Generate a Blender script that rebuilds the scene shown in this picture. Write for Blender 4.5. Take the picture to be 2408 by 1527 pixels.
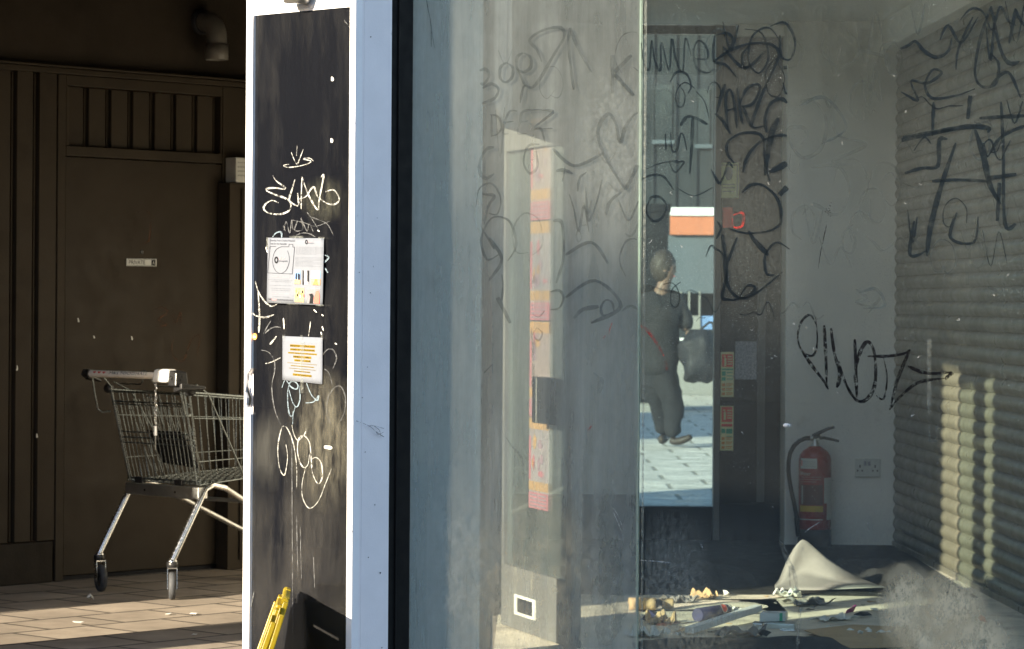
import bpy, math, random
from math import sin, cos, pi, radians, sqrt, atan2
from mathutils import Vector, Matrix
for o in list(bpy.data.objects): bpy.data.objects.remove(o)
SC = bpy.context.scene
COL = SC.collection
rnd = random.Random(7)

# ------------------------------------------------------------------ camera, sky, sun
F, CX, CY, EYE, ROLL = 7000.0, 1204.0, 712.0, 1.38, 0.0066     # photograph measured on a 2408 x 1527 grid
cam = bpy.data.cameras.new('camera'); camo = bpy.data.objects.new('camera', cam); COL.objects.link(camo)
cam.sensor_width = 36; cam.lens = 36*F/2408; cam.clip_end = 500; cam.clip_start = 0.5
cam.shift_y = -(763.5-CY)/2408
camo.location = (0, 0, EYE)
camo.matrix_world = Matrix.Translation((0, 0, EYE)) @ Matrix.Rotation(pi/2, 4, 'X') @ Matrix.Rotation(ROLL, 4, 'Z')
cam.dof.use_dof = True; cam.dof.focus_distance = 9.7; cam.dof.aperture_fstop = 11
SC.camera = camo
SUN_EL, SUN_AZ = radians(18.3), radians(45)          # azimuth: left of straight behind the camera
sdir = Vector((-sin(SUN_AZ)*cos(SUN_EL), -cos(SUN_AZ)*cos(SUN_EL), sin(SUN_EL)))
w = bpy.data.worlds.new('World'); SC.world = w; w.use_nodes = True
wn = w.node_tree.nodes; bg = wn['Background']; sky = wn.new('ShaderNodeTexSky'); sky.sky_type = 'NISHITA'
sky.sun_disc = False; sky.sun_elevation = SUN_EL; sky.sun_rotation = radians(180)+SUN_AZ
w.node_tree.links.new(sky.outputs[0], bg.inputs[0]); bg.inputs[1].default_value = 0.125
sl = bpy.data.lights.new('sun', 'SUN'); sl.energy = 5.0; sl.angle = radians(0.9); sl.color = (1, .87, .67)
slo = bpy.data.objects.new('sun', sl); COL.objects.link(slo); slo.location = (-20, -20, 20)
slo.rotation_euler = sdir.to_track_quat('Z', 'Y').to_euler()
SC.view_settings.view_transform = 'Standard'; SC.view_settings.look = 'None'
SC.view_settings.exposure = 1.85; SC.view_settings.gamma = 1
cy = SC.cycles
cy.use_denoising = True; cy.max_bounces = 12; cy.diffuse_bounces = 6; cy.transparent_max_bounces = 40
cy.caustics_reflective = False; cy.caustics_refractive = False; cy.sample_clamp_indirect = 4

# ------------------------------------------------------------------ pixel -> world
def ray(px, py):
    dx, dy = px-CX, py-CY
    x = dx + dy*ROLL; y = dy - dx*ROLL
    return Vector((x/F, 1.0, -y/F))
O = Vector((0, 0, EYE))
def S(px, py, d): return O + ray(px, py)*d
def G(px, py, z=0.0):
    r = ray(px, py); return O + r*((z-EYE)/r.z)

class Fr:                        # a vertical plane: origin, horizontal direction, normal on the camera's side
    def __init__(s, x, y, dx, dy):
        s.o = Vector((x, y, 0)); s.d = Vector((dx, dy, 0)).normalized()
        s.n = Vector((s.d.y, -s.d.x, 0))
        if s.n.dot(-s.o) < 0: s.n = -s.n
    def p(s, u, z, out=0.0): return s.o + s.d*u + Vector((0, 0, z)) + s.n*out
    def hit(s, px, py, out=0.0):
        r = ray(px, py); q = s.o + s.n*out
        t = (q-O).dot(s.n)/r.dot(s.n); return O + r*t
    def uz(s, px, py, out=0.0):
        h = s.hit(px, py, out); return (h-s.o).dot(s.d), h.z

# ------------------------------------------------------------------ materials
class NB:
    def __init__(s, name):
        s.m = bpy.data.materials.new(name); s.m.use_nodes = True; s.t = s.m.node_tree; s.t.nodes.clear()
        s.out = s.n('ShaderNodeOutputMaterial'); s.tc = s.n('ShaderNodeTexCoord').outputs['Object']
    def n(s, ty, **kw):
        x = s.t.nodes.new(ty)
        for k, v in kw.items(): setattr(x, k, v)
        return x
    def set(s, sock, v):
        if isinstance(v, bpy.types.NodeSocket): s.t.links.new(v, sock)
        elif isinstance(v, (tuple, list)) and len(v) == 3 and sock.type == 'RGBA': sock.default_value = (*v, 1)
        else: sock.default_value = v
    def noise(s, scale, detail=4, rough=.55, stretch=(1, 1, 1), dist=0):
        mp = s.n('ShaderNodeMapping'); s.set(mp.inputs['Vector'], s.tc); mp.inputs['Scale'].default_value = stretch
        x = s.n('ShaderNodeTexNoise'); s.set(x.inputs['Vector'], mp.outputs[0])
        x.inputs['Scale'].default_value = scale; x.inputs['Detail'].default_value = detail
        x.inputs['Roughness'].default_value = rough; x.inputs['Distortion'].default_value = dist
        return x.outputs['Fac']
    def ramp(s, v, a, b, lo=0.0, hi=1.0):
        x = s.n('ShaderNodeMapRange'); x.clamp = True; s.set(x.inputs[0], v)
        for i, q in zip((1, 2, 3, 4), (a, b, lo, hi)): x.inputs[i].default_value = q
        return x.outputs[0]
    def math(s, op, a, b=0.0):
        x = s.n('ShaderNodeMath', operation=op); s.set(x.inputs[0], a); s.set(x.inputs[1], b); return x.outputs[0]
    def mixc(s, f, a, b):
        x = s.n('ShaderNodeMix', data_type='RGBA'); s.set(x.inputs[0], f); s.set(x.inputs[6], a); s.set(x.inputs[7], b); return x.outputs[2]
    def bump(s, h, strength=.3, dist=.01):
        x = s.n('ShaderNodeBump'); s.set(x.inputs['Height'], h); x.inputs['Strength'].default_value = strength
        x.inputs['Distance'].default_value = dist; return x.outputs[0]
    def mixs(s, f, a, b):
        x = s.n('ShaderNodeMixShader'); s.set(x.inputs[0], f); s.t.links.new(a, x.inputs[1]); s.t.links.new(b, x.inputs[2]); return x.outputs[0]
    def adds(s, a, b):
        x = s.n('ShaderNodeAddShader'); s.t.links.new(a, x.inputs[0]); s.t.links.new(b, x.inputs[1]); return x.outputs[0]
    def sh(s, ty, **kw):
        x = s.n(ty)
        for k, v in kw.items(): s.set(x.inputs[k.replace('_', ' ')], v)
        return x.outputs[0]
    def done(s, sh):
        s.t.links.new(sh, s.out.inputs[0]); return s.m

def mat(name, col, rough=.6, var=.12, vs=5, bump=0, bs=60, metal=0, stretch=(1, 1, 1), grime=None, bdist=.004, spec=.5, rvar=.1):
    b = NB(name)
    f = b.ramp(b.noise(vs, 5, .6, stretch), .3, .7)
    c = b.mixc(f, tuple(x*(1-var) for x in col), tuple(min(1, x*(1+var)) for x in col))
    if grime:                       # (colour, scale, lo, hi): stains with a shape of their own
        g = b.ramp(b.noise(grime[1], 6, .65, stretch), grime[2], grime[3])
        c = b.mixc(g, c, grime[0])
    kw = dict(Base_Color=c, Metallic=metal)
    p = b.n('ShaderNodeBsdfPrincipled'); b.set(p.inputs['Base Color'], c); p.inputs['Metallic'].default_value = metal
    b.set(p.inputs['Roughness'], b.ramp(b.noise(vs*3, 4), .3, .7, max(0, rough-rvar), min(1, rough+rvar)))
    p.inputs['Specular IOR Level'].default_value = spec
    if bump: b.set(p.inputs['Normal'], b.bump(b.noise(bs, 4, .6, stretch), bump, bdist))
    return b.done(p.outputs[0])

def glass(name, dirt, specks, tint=(.90, .975, .96), drips=.5, veilcol=(.36, .38, .36), smooth=.0):
    b = NB(name)
    lw = b.n('ShaderNodeLayerWeight'); lw.inputs[0].default_value = .5
    f5 = b.math('POWER', lw.outputs['Facing'], 5.0)
    fr = b.math('ADD', b.math('MULTIPLY', f5, .9), .045)
    base = b.mixs(fr, b.sh('ShaderNodeBsdfTransparent', Color=tint), b.sh('ShaderNodeBsdfGlossy', Color=(1, 1, 1), Roughness=.012))
    big = b.ramp(b.noise(1.6, 5, .6), .3, .75, .7, 1.3)
    fine = b.ramp(b.noise(14, 6, .7, (1, 1, .35)), .35, .7, .85, 1.15)
    streak = b.ramp(b.noise(11, 6, .62, (1, 1, .05)), .35, .75, 1-drips*.6, 1+drips*1.6)
    d = b.math('MULTIPLY', b.math('MULTIPLY', big, fine), b.math('MULTIPLY', streak, dirt))
    if specks:
        sp = b.ramp(b.noise(280, 2, .5), .64, .72, 0, specks)
        sp2 = b.ramp(b.noise(120, 5, .8, (1, 1, 1), 2.5), .62, .72, 0, specks*.6)
        patch = b.ramp(b.noise(2.3, 3), .42, .62, .15, 1)
        d = b.math('ADD', d, b.math('MULTIPLY', b.math('ADD', sp, sp2), patch))
    d = b.math('MINIMUM', d, .85)
    dif = b.adds(b.mixs(.5, b.sh('ShaderNodeBsdfDiffuse', Color=veilcol), b.sh('ShaderNodeBsdfTranslucent', Color=veilcol)),
                 b.sh('ShaderNodeBsdfDiffuse', Color=(.06, .06, .06)))
    return b.done(b.mixs(d, base, dif))

def film(name, col, alpha, scale=40, soft=(.35, .6), trans=False, stretch=(1, 1, 1)):   # marker, scratches, dried dirt: a broken coat
    b = NB(name)
    a = b.math('MULTIPLY', b.ramp(b.noise(scale, 5, .7, stretch), soft[0], soft[1]), alpha)
    d = b.sh('ShaderNodeBsdfDiffuse', Color=col)
    if trans: d = b.mixs(.5, d, b.sh('ShaderNodeBsdfTranslucent', Color=col))
    return b.done(b.mixs(a, b.sh('ShaderNodeBsdfTransparent', Color=(1, 1, 1)), d))

def paper(name, col, tr=.35):
    b = NB(name)
    c = b.mixc(b.ramp(b.noise(30, 4), .3, .7), tuple(x*.93 for x in col), col)
    return b.done(b.mixs(tr, b.sh('ShaderNodeBsdfDiffuse', Color=c), b.sh('ShaderNodeBsdfTranslucent', Color=c)))

def brickmat(name, c1, c2, mortar, w_, h_, rot=0.0, mort=.012, rough=.85, bump=.5, plane='XY', off=.5, var=.35):
    b = NB(name)
    mp = b.n('ShaderNodeMapping'); b.set(mp.inputs['Vector'], b.tc)
    if plane == 'XY': mp.inputs['Rotation'].default_value = (0, 0, rot)
    else: mp.inputs['Rotation'].default_value = (pi/2, 0, rot)
    br = b.n('ShaderNodeTexBrick'); b.set(br.inputs['Vector'], mp.outputs[0])
    br.offset = off
    b.set(br.inputs['Color1'], c1); b.set(br.inputs['Color2'], c2); b.set(br.inputs['Mortar'], mortar)
    br.inputs['Scale'].default_value = 1; br.inputs['Mortar Size'].default_value = mort
    br.inputs['Mortar Smooth'].default_value = .3
    br.inputs['Brick Width'].default_value = w_; br.inputs['Row Height'].default_value = h_
    g = b.ramp(b.noise(3.2, 6, .7), .3, .7, 1-var, 1+var)
    hs = b.n('ShaderNodeHueSaturation'); b.set(hs.inputs['Color'], br.outputs['Color']); b.set(hs.inputs['Value'], g)
    p = b.n('ShaderNodeBsdfPrincipled'); b.set(p.inputs['Base Color'], hs.outputs[0]); p.inputs['Roughness'].default_value = rough
    h = b.math('ADD', b.math('MULTIPLY', br.outputs['Fac'], -1.0), b.math('MULTIPLY', b.noise(70, 4), .35))
    b.set(p.inputs['Normal'], b.bump(h, bump, .006))
    return b.done(p.outputs[0])

M = {}
M['white'] = mat('white_trim_paint', (.82, .81, .82), .45, .04, 9, .12, 90, grime=((.45, .44, .42), 7, .64, .8))
M['side'] = mat('pale_cladding', (.80, .765, .775), .5, .05, 6, .15, 160, grime=((.4, .4, .4), 12, .68, .78))
b = NB('black_gloss_panel')
p_ = b.n('ShaderNodeBsdfPrincipled')
b.set(p_.inputs['Base Color'], b.mixc(b.ramp(b.noise(3, 6, .7, (1, 1, .25)), .45, .75), (.005, .0055, .0075), (.027, .0265, .026)))
b.set(p_.inputs['Roughness'], b.ramp(b.noise(5, 6, .7, (1, 1, .2)), .3, .75, .06, .26))
b.set(p_.inputs['Normal'], b.bump(b.math('ADD', b.noise(110, 4, .6, (1, 1, .35)), b.math('MULTIPLY', b.noise(9, 3, .5, (1, 1, .4)), 1.5)), .16, .004))
p_.inputs['Specular IOR Level'].default_value = .6
M['panel'] = b.done(p_.outputs[0])
M['black'] = mat('black_aluminium', (.0035, .004, .0045), .6, .2, 8, .1, 90, spec=.12)
M['rubber'] = mat('black_rubber', (.018, .018, .02), .6, .2, 20, .15, 120)
M['plastic'] = mat('black_plastic', (.015, .015, .016), .35, .15, 20)
M['tyre'] = mat('grey_rubber_tyre', (.05, .053, .058), .7, .25, 30, .2, 120)
M['brown'] = mat('brown_wall_paint', (.048, .038, .027), .6, .14, 2.5, .2, 90, grime=((.019, .0155, .012), 1.6, .55, .8), spec=.12)
M['brown2'] = mat('brown_door_paint', (.042, .033, .0235), .55, .14, 3, .15, 120, grime=((.017, .014, .0105), 2.2, .58, .75), spec=.12)
M['brownwall'] = mat('brown_render', (.042, .033, .024), .85, .16, 2, .35, 60, grime=((.02, .0165, .013), 1.2, .5, .8), spec=.12)
M['plinth'] = mat('grimy_plinth', (.036, .03, .023), .85, .2, 6, .4, 60, grime=((.03, .027, .022), 5, .5, .68), spec=.12)
M['pipe'] = mat('pale_plastic_pipe', (.15, .14, .12), .5, .1, 9, grime=((.07, .06, .05), 8, .55, .75))
M['chrome'] = mat('zinc_plated_steel', (.72, .72, .70), .22, .1, 30, metal=1)
M['wire'] = mat('zinc_wire', (.21, .23, .23), .3, .2, 30, metal=1)
M['steel'] = mat('brushed_steel', (.55, .55, .53), .38, .12, 12, metal=1)
M['cream'] = mat('cream_plastic', (.82, .76, .66), .35, .05, 12)
M['tag'] = mat('white_plastic', (.7, .7, .68), .35, .04, 20)
M['yellow'] = mat('yellow_plastic', (.33, .235, .006), .38, .1, 9, .1, 60, grime=((.2, .13, .012), 14, .58, .74))
M['pier'] = mat('pale_grey_pier_paint', (.80, .82, .82), .6, .06, 2.2, .1, 80, grime=((.36, .36, .34), 6, .62, .78))
M['wallwhite'] = mat('interior_white_paint', (.80, .78, .73), .75, .06, 2, .1, 60, grime=((.42, .40, .36), 3, .6, .8))
M['wallgrey'] = mat('interior_grey_paint', (.62, .62, .58), .75, .14, 2.2, .1, 60, stretch=(1, 1, .3))
M['ceil'] = mat('ceiling_paint', (.88, .87, .82), .8, .05, 2)
M['darkpanel'] = mat('dark_back_panel', (.020, .021, .023), .45, .3, 7, .2, 90, spec=0.1)
M['skirt'] = mat('dark_skirting', (.015, .015, .017), .6, .2, 6, spec=0.15)
M['shutter'] = mat('pale_shutter_slats', (.15, .138, .105), .36, .12, 3, .25, 50, grime=((.10, .095, .075), 9, .62, .78), spec=0.3)
M['frame'] = mat('aluminium_door_frame', (.24, .24, .22), .45, .12, 8, grime=((.2, .2, .18), 10, .55, .75), stretch=(1, 1, .2))
M['framed'] = mat('dark_door_frame', (.12, .12, .115), .5, .2, 8, grime=((.25, .24, .2), 14, .6, .75), stretch=(1, 1, .2), spec=0.2)
M['red'] = mat('extinguisher_red', (.27, .016, .013), .3, .08, 7)
M['labelw'] = mat('label_white', (.62, .62, .58), .5, .05, 30)
M['labely'] = mat('label_yellow', (.62, .40, .03), .5, .05, 30)
M['labeld'] = mat('label_maroon', (.09, .02, .02), .5, .05, 30)
M['ink'] = mat('black_ink', (.015, .015, .017), .8, 0, 30, spec=.1)
M['greyink'] = mat('grey_ink', (.035, .035, .045), .8, 0, 30, spec=.1)
M['redink'] = mat('red_ink', (.65, .10, .07), .6, 0, 30)
M['orangeink'] = mat('orange_ink', (.75, .32, .08), .6, .1, 30)
M['yelink'] = mat('yellow_highlight', (.19, .125, .004), .8, .03, 30, spec=.1)
M['pinkink'] = mat('pink_ink', (.75, .28, .30), .6, .05, 30)
M['blueink'] = mat('blue_print', (.16, .27, .5), .6, .3, 60)
M['greenink'] = mat('green_print', (.05, .3, .12), .6, .1, 60)
M['tan'] = mat('tan_print', (.42, .27, .14), .6, .4, 120)
M['mono'] = mat('grey_print', (.3, .3, .33), .6, .6, 90)
M['paper'] = paper('white_paper', (.185, .20, .235), .1)
M['sticker'] = mat('safety_sticker', (.85, .80, .42), .5, .05, 20)
M['stred'] = mat('safety_red', (.85, .10, .06), .5, .05, 20)
M['stgreen'] = mat('safety_green', (.06, .42, .24), .5, .05, 20)
M['poster'] = paper('poster_paper', (.80, .66, .62), .8)
M['posterpink'] = paper('poster_pink', (.76, .36, .40), .75)
M['posterorange'] = paper('poster_orange', (.76, .54, .30), .75)
M['posterpale'] = paper('poster_pale', (.72, .66, .68), .8)
M['posterdark'] = paper('poster_dark', (.26, .20, .23), .3)
M['cardboard'] = mat('cardboard', (.42, .29, .15), .85, .12, 8, .2, 60)
M['cardgrey'] = mat('grey_board', (.17, .165, .155), .8, .07, 6, .1, 60)
M['floor_in'] = mat('dusty_shop_floor', (.66, .59, .47), .8, .2, 4, .5, 70, grime=((.34, .30, .24), 6, .5, .7))
M['carpet'] = mat('trodden_dark_carpet', (.028, .027, .024), .95, .5, 9, .8, 60, grime=((.12, .11, .09), 14, .6, .72), bdist=.01, spec=0.1)  # dark colour standing for missing light and dirt at the back
M['darkcloth'] = mat('dark_fabric', (.014, .014, .015), .95, .4, 9, .6, 40, bdist=.02)
M['coat'] = mat('dark_coat', (.011, .011, .013), .9, .3, 9, .5, 40)
M['jeans'] = mat('dark_trousers', (.009, .010, .014), .9, .3, 9, .4, 60)
M['skin'] = mat('skin', (.20, .125, .09), .55, .06, 20)
M['hair'] = mat('dark_hair', (.03, .022, .016), .6, .3, 60, .5, 100)
M['bag'] = mat('black_bag_fabric', (.014, .015, .02), .7, .3, 8, .5, 20, bdist=.02)
M['leather'] = mat('brown_boot', (.03, .022, .018), .6, .2, 20)
M['purple'] = mat('purple_card', (.022, .020, .075), .5, .1, 30)
M['magenta'] = mat('magenta_wrapper', (.30, .015, .16), .4, .2, 60)
M['packet'] = mat('patterned_packet', (.36, .22, .14), .35, .6, 26, .4, 30, grime=((.5, .12, .05), 18, .5, .6), bdist=.01)
M['silver'] = mat('silver_foil', (.7, .7, .7), .25, .2, 20, metal=1)
M['pave'] = brickmat('passage_paving', (.31, .26, .205), (.235, .197, .155), (.06, .05, .04), .40, .33, rot=-radians(47), mort=.013, rough=.72, var=.3)
M['road'] = mat('asphalt', (.065, .062, .058), .85, .2, 1.5, .3, 60)
M['slate'] = mat('black_slate_cladding', (.022, .023, .026), .7, .2, 1, .2, 20)
M['soffit'] = mat('dark_soffit', (.05, .045, .04), .9, .1, 1, .2, 40)
M['brickred'] = brickmat('red_brick', (.33, .15, .09), (.26, .12, .08), (.35, .32, .28), .225, .075, plane='XZ', mort=.01)
M['brickdark'] = brickmat('dark_brick', (.11, .075, .055), (.085, .06, .05), (.16, .15, .13), .225, .075, plane='XZ', mort=.01)
M['render'] = mat('grey_render', (.24, .24, .23), .9, .1, 1, .2, 40)
M['bluewall'] = mat('blue_grey_facade', (.010, .0145, .019), .7, .08, 2)
M['facadelow'] = mat('pale_blue_facade', (.085, .105, .125), .7, .08, 2)
M['slabs'] = brickmat('pale_slabs', (.68, .65, .58), (.60, .57, .51), (.3, .28, .24), .6, .6, mort=.02)
M['fasciaw'] = mat('white_fascia', (.85, .85, .85), .5, .03, 4)
M['fasciao'] = mat('orange_fascia', (.52, .17, .08), .55, .08, 6)
M['winglass'] = mat('dark_window_glass', (.03, .035, .04), .08, .1, 3)
M['glassA'] = glass('dirty_glass_hazy', .44, .08, drips=.3, veilcol=(.50, .52, .46))
M['glassB'] = glass('dirty_glass_front', .040, .85, drips=.4, veilcol=(.40, .48, .47))
M['glassback'] = glass('dirty_glass_back', .05, .5, tint=(.72, .79, .79), drips=.5)
M['glassdoor'] = glass('dirty_glass_door', .10, .1, drips=.4)
M['glassclean'] = glass('clean_glass', .02, 0, (.97, .985, .975), 0)
M['glassedge'] = mat('green_glass_edge', (.42, .52, .45), .3, .1, 8)
M['tagdark'] = film('faded_dark_marker', (.012, .018, .024), .8, 14, (.2, .5))
M['tagfaint'] = film('rubbed_off_marker', (.035, .05, .058), .42, 12, (.2, .6))
M['tagghost'] = film('ghost_marker', (.05, .06, .06), .26, 12, (.2, .6))
M['tagblack'] = film('black_marker', (.008, .008, .01), .95, 60, (.36, .52))
M['tagred'] = film('red_marker', (.5, .06, .05), .8, 50)
M['tagwhite'] = film('white_scratch', (.42, .42, .40), .9, 70, (.36, .58))
M['taggrey'] = film('grey_scratch', (.17, .175, .18), .7, 60, (.35, .6))
M['tagblue'] = film('pale_blue_paint_pen', (.22, .28, .33), .8, 60, (.3, .55))
M['dirt'] = film('dried_dirt', (.60, .53, .39), .9, 30, (.28, .58), True, (1, 1, .35))
M['dirtgrey'] = film('dried_grey_paste', (.36, .37, .33), .62, 45, (.36, .62), True, (1, 1, .6))
M['scuff'] = film('scuffed_film', (.20, .19, .15), .55, 38, (.42, .75), stretch=(1, 1, .3))  # film colour for a painted glint on the black panel
M['scuff2'] = film('dust_film', (.10, .095, .085), .38, 9, (.35, .75), stretch=(1, 1, .3))  # film colour for painted grey sheen on the black panel
def softfilm(name, col, alpha, scale, c, rad, stretch=(1, 1, 1), thr=(.36, .72)):    # a film patch that thins out towards its rim
    b = NB(name); mp = b.n('ShaderNodeMapping'); b.set(mp.inputs['Vector'], b.tc); mp.vector_type = 'TEXTURE'
    mp.inputs['Location'].default_value = c; mp.inputs['Scale'].default_value = rad
    gr = b.n('ShaderNodeTexGradient', gradient_type='SPHERICAL'); b.set(gr.inputs[0], mp.outputs[0])
    e = b.math('MULTIPLY', b.ramp(gr.outputs['Fac'], 0, .6), b.ramp(b.noise(scale, 6, .75, stretch), *thr))
    return b.done(b.mixs(b.math('MULTIPLY', e, alpha), b.sh('ShaderNodeBsdfTransparent', Color=(1, 1, 1)), b.sh('ShaderNodeBsdfDiffuse', Color=col)))
M['tape'] = film('old_tape', (.45, .47, .43), .45, 60, (.35, .65), True)

# ------------------------------------------------------------------ mesh building
class MB:
    def __init__(s): s.v = []; s.f = []; s.mi = []; s.sm = []; s.cur = 0; s.smooth = False
    def add(s, vs, fs, smooth=None):
        k = len(s.v); s.v += [Vector(x) for x in vs]
        for f in fs: s.f.append([i+k for i in f]); s.mi.append(s.cur); s.sm.append(s.smooth if smooth is None else smooth)
        return s
    def hexa(s, c):               # 8 corners: bottom ring then top ring
        return s.add(c, [(3, 2, 1, 0), (4, 5, 6, 7), (0, 1, 5, 4), (1, 2, 6, 5), (2, 3, 7, 6), (3, 0, 4, 7)], False)
    def box(s, fr, u0, u1, z0, z1, d0, d1):
        return s.hexa([fr.p(u0, z0, d1), fr.p(u1, z0, d1), fr.p(u1, z0, d0), fr.p(u0, z0, d0),
                       fr.p(u0, z1, d1), fr.p(u1, z1, d1), fr.p(u1, z1, d0), fr.p(u0, z1, d0)])
    def prism(s, poly, z0, z1):
        n = len(poly)
        vs = [(x, y, z0) for x, y in poly]+[(x, y, z1) for x, y in poly]
        return s.add(vs, [tuple(range(n))[::-1], tuple(range(n, 2*n))]+[(i, (i+1) % n, n+(i+1) % n, n+i) for i in range(n)], False)
    def tube(s, pts, r, n=8, caps=True):
        pts = [Vector(p) for p in pts]; m = len(pts)
        rs = r if isinstance(r, (list, tuple)) else [r]*m
        t = (pts[1]-pts[0]).normalized()
        a = t.cross(Vector((0, 0, 1)) if abs(t.z) < .9 else Vector((1, 0, 0))).normalized()
        vs = []
        for i in range(m):
            if i == 0: tt = pts[1]-pts[0]
            elif i == m-1: tt = pts[-1]-pts[-2]
            else: tt = (pts[i+1]-pts[i]).normalized()+(pts[i]-pts[i-1]).normalized()
            tt = tt.normalized(); a = (a-tt*a.dot(tt)).normalized(); c = tt.cross(a)
            vs += [pts[i]+(a*cos(2*pi*k/n)+c*sin(2*pi*k/n))*rs[i] for k in range(n)]
        fs = [(i*n+k, i*n+(k+1) % n, (i+1)*n+(k+1) % n, (i+1)*n+k) for i in range(m-1) for k in range(n)]
        s.add(vs, fs, True)
        if caps: s.add(vs[:n], [tuple(range(n))[::-1]], False); s.add(vs[-n:], [tuple(range(n))], False)
        return s
    def lathe(s, c, axis, prof, n=24):   # prof: (distance along axis, radius)
        c = Vector(c); ax = Vector(axis).normalized()
        a = ax.cross(Vector((0, 0, 1)) if abs(ax.z) < .9 else Vector((1, 0, 0))).normalized(); b_ = ax.cross(a)
        vs = [c+ax*h+(a*cos(2*pi*k/n)+b_*sin(2*pi*k/n))*r for h, r in prof for k in range(n)]
        m = len(prof)
        fs = [(i*n+k, i*n+(k+1) % n, (i+1)*n+(k+1) % n, (i+1)*n+k) for i in range(m-1) for k in range(n)]
        s.add(vs, fs, True); s.add(vs[:n], [tuple(range(n))[::-1]], False); s.add(vs[-n:], [tuple(range(n))], False)
        return s
    def slab(s, pts, n, th):     # polygon points (3D) extruded along vector n by th
        n = Vector(n).normalized()*th; k = len(pts); pts = [Vector(p) for p in pts]
        return s.add(pts+[p+n for p in pts], [tuple(range(k)), tuple(range(k, 2*k))[::-1]]+[(i, k+i, k+(i+1) % k, (i+1) % k) for i in range(k)], False)
    def quad(s, a, b_, c, d): return s.add([a, b_, c, d], [(0, 1, 2, 3)], False)
    def grid(s, fn, nu, nv, smooth=True):
        vs = [fn(i/nu, j/nv) for j in range(nv+1) for i in range(nu+1)]
        return s.add(vs, [(j*(nu+1)+i, j*(nu+1)+i+1, (j+1)*(nu+1)+i+1, (j+1)*(nu+1)+i) for j in range(nv) for i in range(nu)], smooth)

def thing(name, label, cat, loc, group=None):
    o = bpy.data.objects.new(name, None); COL.objects.link(o); o.location = loc; o.empty_display_size = .2
    o['label'] = label; o['category'] = cat
    if group: o['group'] = group
    return o
def base_of(o):
    v = Vector((0, 0, 0))
    while o is not None: v += o.location; o = o.parent
    return v
def obj(name, mb, mats, parent=None, bevel=0, org=None, solid=0):
    me = bpy.data.meshes.new(name)
    org = Vector(org) if org is not None else Vector((0, 0, 0))
    off = base_of(parent) if parent is not None else org
    me.from_pydata([v-off for v in mb.v], [], mb.f)
    for m_ in (mats if isinstance(mats, (list, tuple)) else [mats]): me.materials.append(M[m_])
    for p, i, sm in zip(me.polygons, mb.mi, mb.sm): p.material_index = i; p.use_smooth = sm
    me.update()
    o = bpy.data.objects.new(name, me); COL.objects.link(o)
    if parent is not None: o.parent = parent
    else: o.location = org
    if solid:
        md = o.modifiers.new('solid', 'SOLIDIFY'); md.thickness = solid; md.offset = 0
    if bevel:
        md = o.modifiers.new('bevel', 'BEVEL'); md.width = bevel; md.segments = 2; md.limit_method = 'ANGLE'
    return o
def tag(o, label, cat, group=None):
    o['label'] = label; o['category'] = cat
    if group: o['group'] = group
    return o
def struct(o): o['kind'] = 'structure'; return o

def spline(pts, n=7):
    if len(pts) < 3: 
        a, b_ = pts; return [(a[0]+(b_[0]-a[0])*i/n, a[1]+(b_[1]-a[1])*i/n) for i in range(n+1)]
    q = [pts[0]]+list(pts)+[pts[-1]]; out = []
    for i in range(1, len(q)-2):
        p0, p1, p2, p3 = q[i-1:i+3]
        for k in range(n):
            t = k/n
            out.append(tuple(.5*(2*p1[j]+(p2[j]-p0[j])*t+(2*p0[j]-5*p1[j]+4*p2[j]-p3[j])*t*t+(3*p1[j]-p0[j]-3*p2[j]+p3[j])*t**3) for j in (0, 1)))
    return out+[pts[-1]]
def stroke(mb, pts, wd, surf, taper=True, n=7):
    q = spline(pts, n); m = len(q); vs = []
    for i, (x, y) in enumerate(q):
        a = q[max(0, i-1)]; b_ = q[min(m-1, i+1)]
        tx, ty = b_[0]-a[0], b_[1]-a[1]; L = sqrt(tx*tx+ty*ty) or 1
        k = 1.0
        if taper: k = min(1, .45+min(i, m-1-i)/(.25*m+1))
        h = wd*k*.5*(1+.10*sin(i*1.7)+.22*sin(i*.31+wd))
        vs += [surf(x-ty/L*h, y+tx/L*h), surf(x+ty/L*h, y-tx/L*h)]
    mb.add(vs, [(2*i, 2*i+1, 2*i+3, 2*i+2) for i in range(m-1)], False)
def crop(x0, y0, k):
    f = 2408/4096
    return lambda pts: [((x0+k*x)*f, (y0+k*y)*f) for x, y in pts]
K3 = crop(950, 0, .5892); K4 = crop(950, 850, .5564); K5 = crop(950, 1700, .5872)
R1 = crop(1600, 0, .5893); R2 = crop(1600, 850, .5893); R3 = crop(1600, 1697, .5893)
R4 = crop(2500, 0, .5895); R5 = crop(2500, 850, .5895); R6 = crop(2500, 1697, .5895)
R7 = crop(3100, 0, .8513); R8 = crop(3100, 1300, .8491)
KF = crop(1040, 930, .4124)      # flyer close-up
KC = crop(320, 1460, .3536)
KL = crop(2520, 2350, .3239)
KX = crop(3000, 1650, .393)

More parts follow.
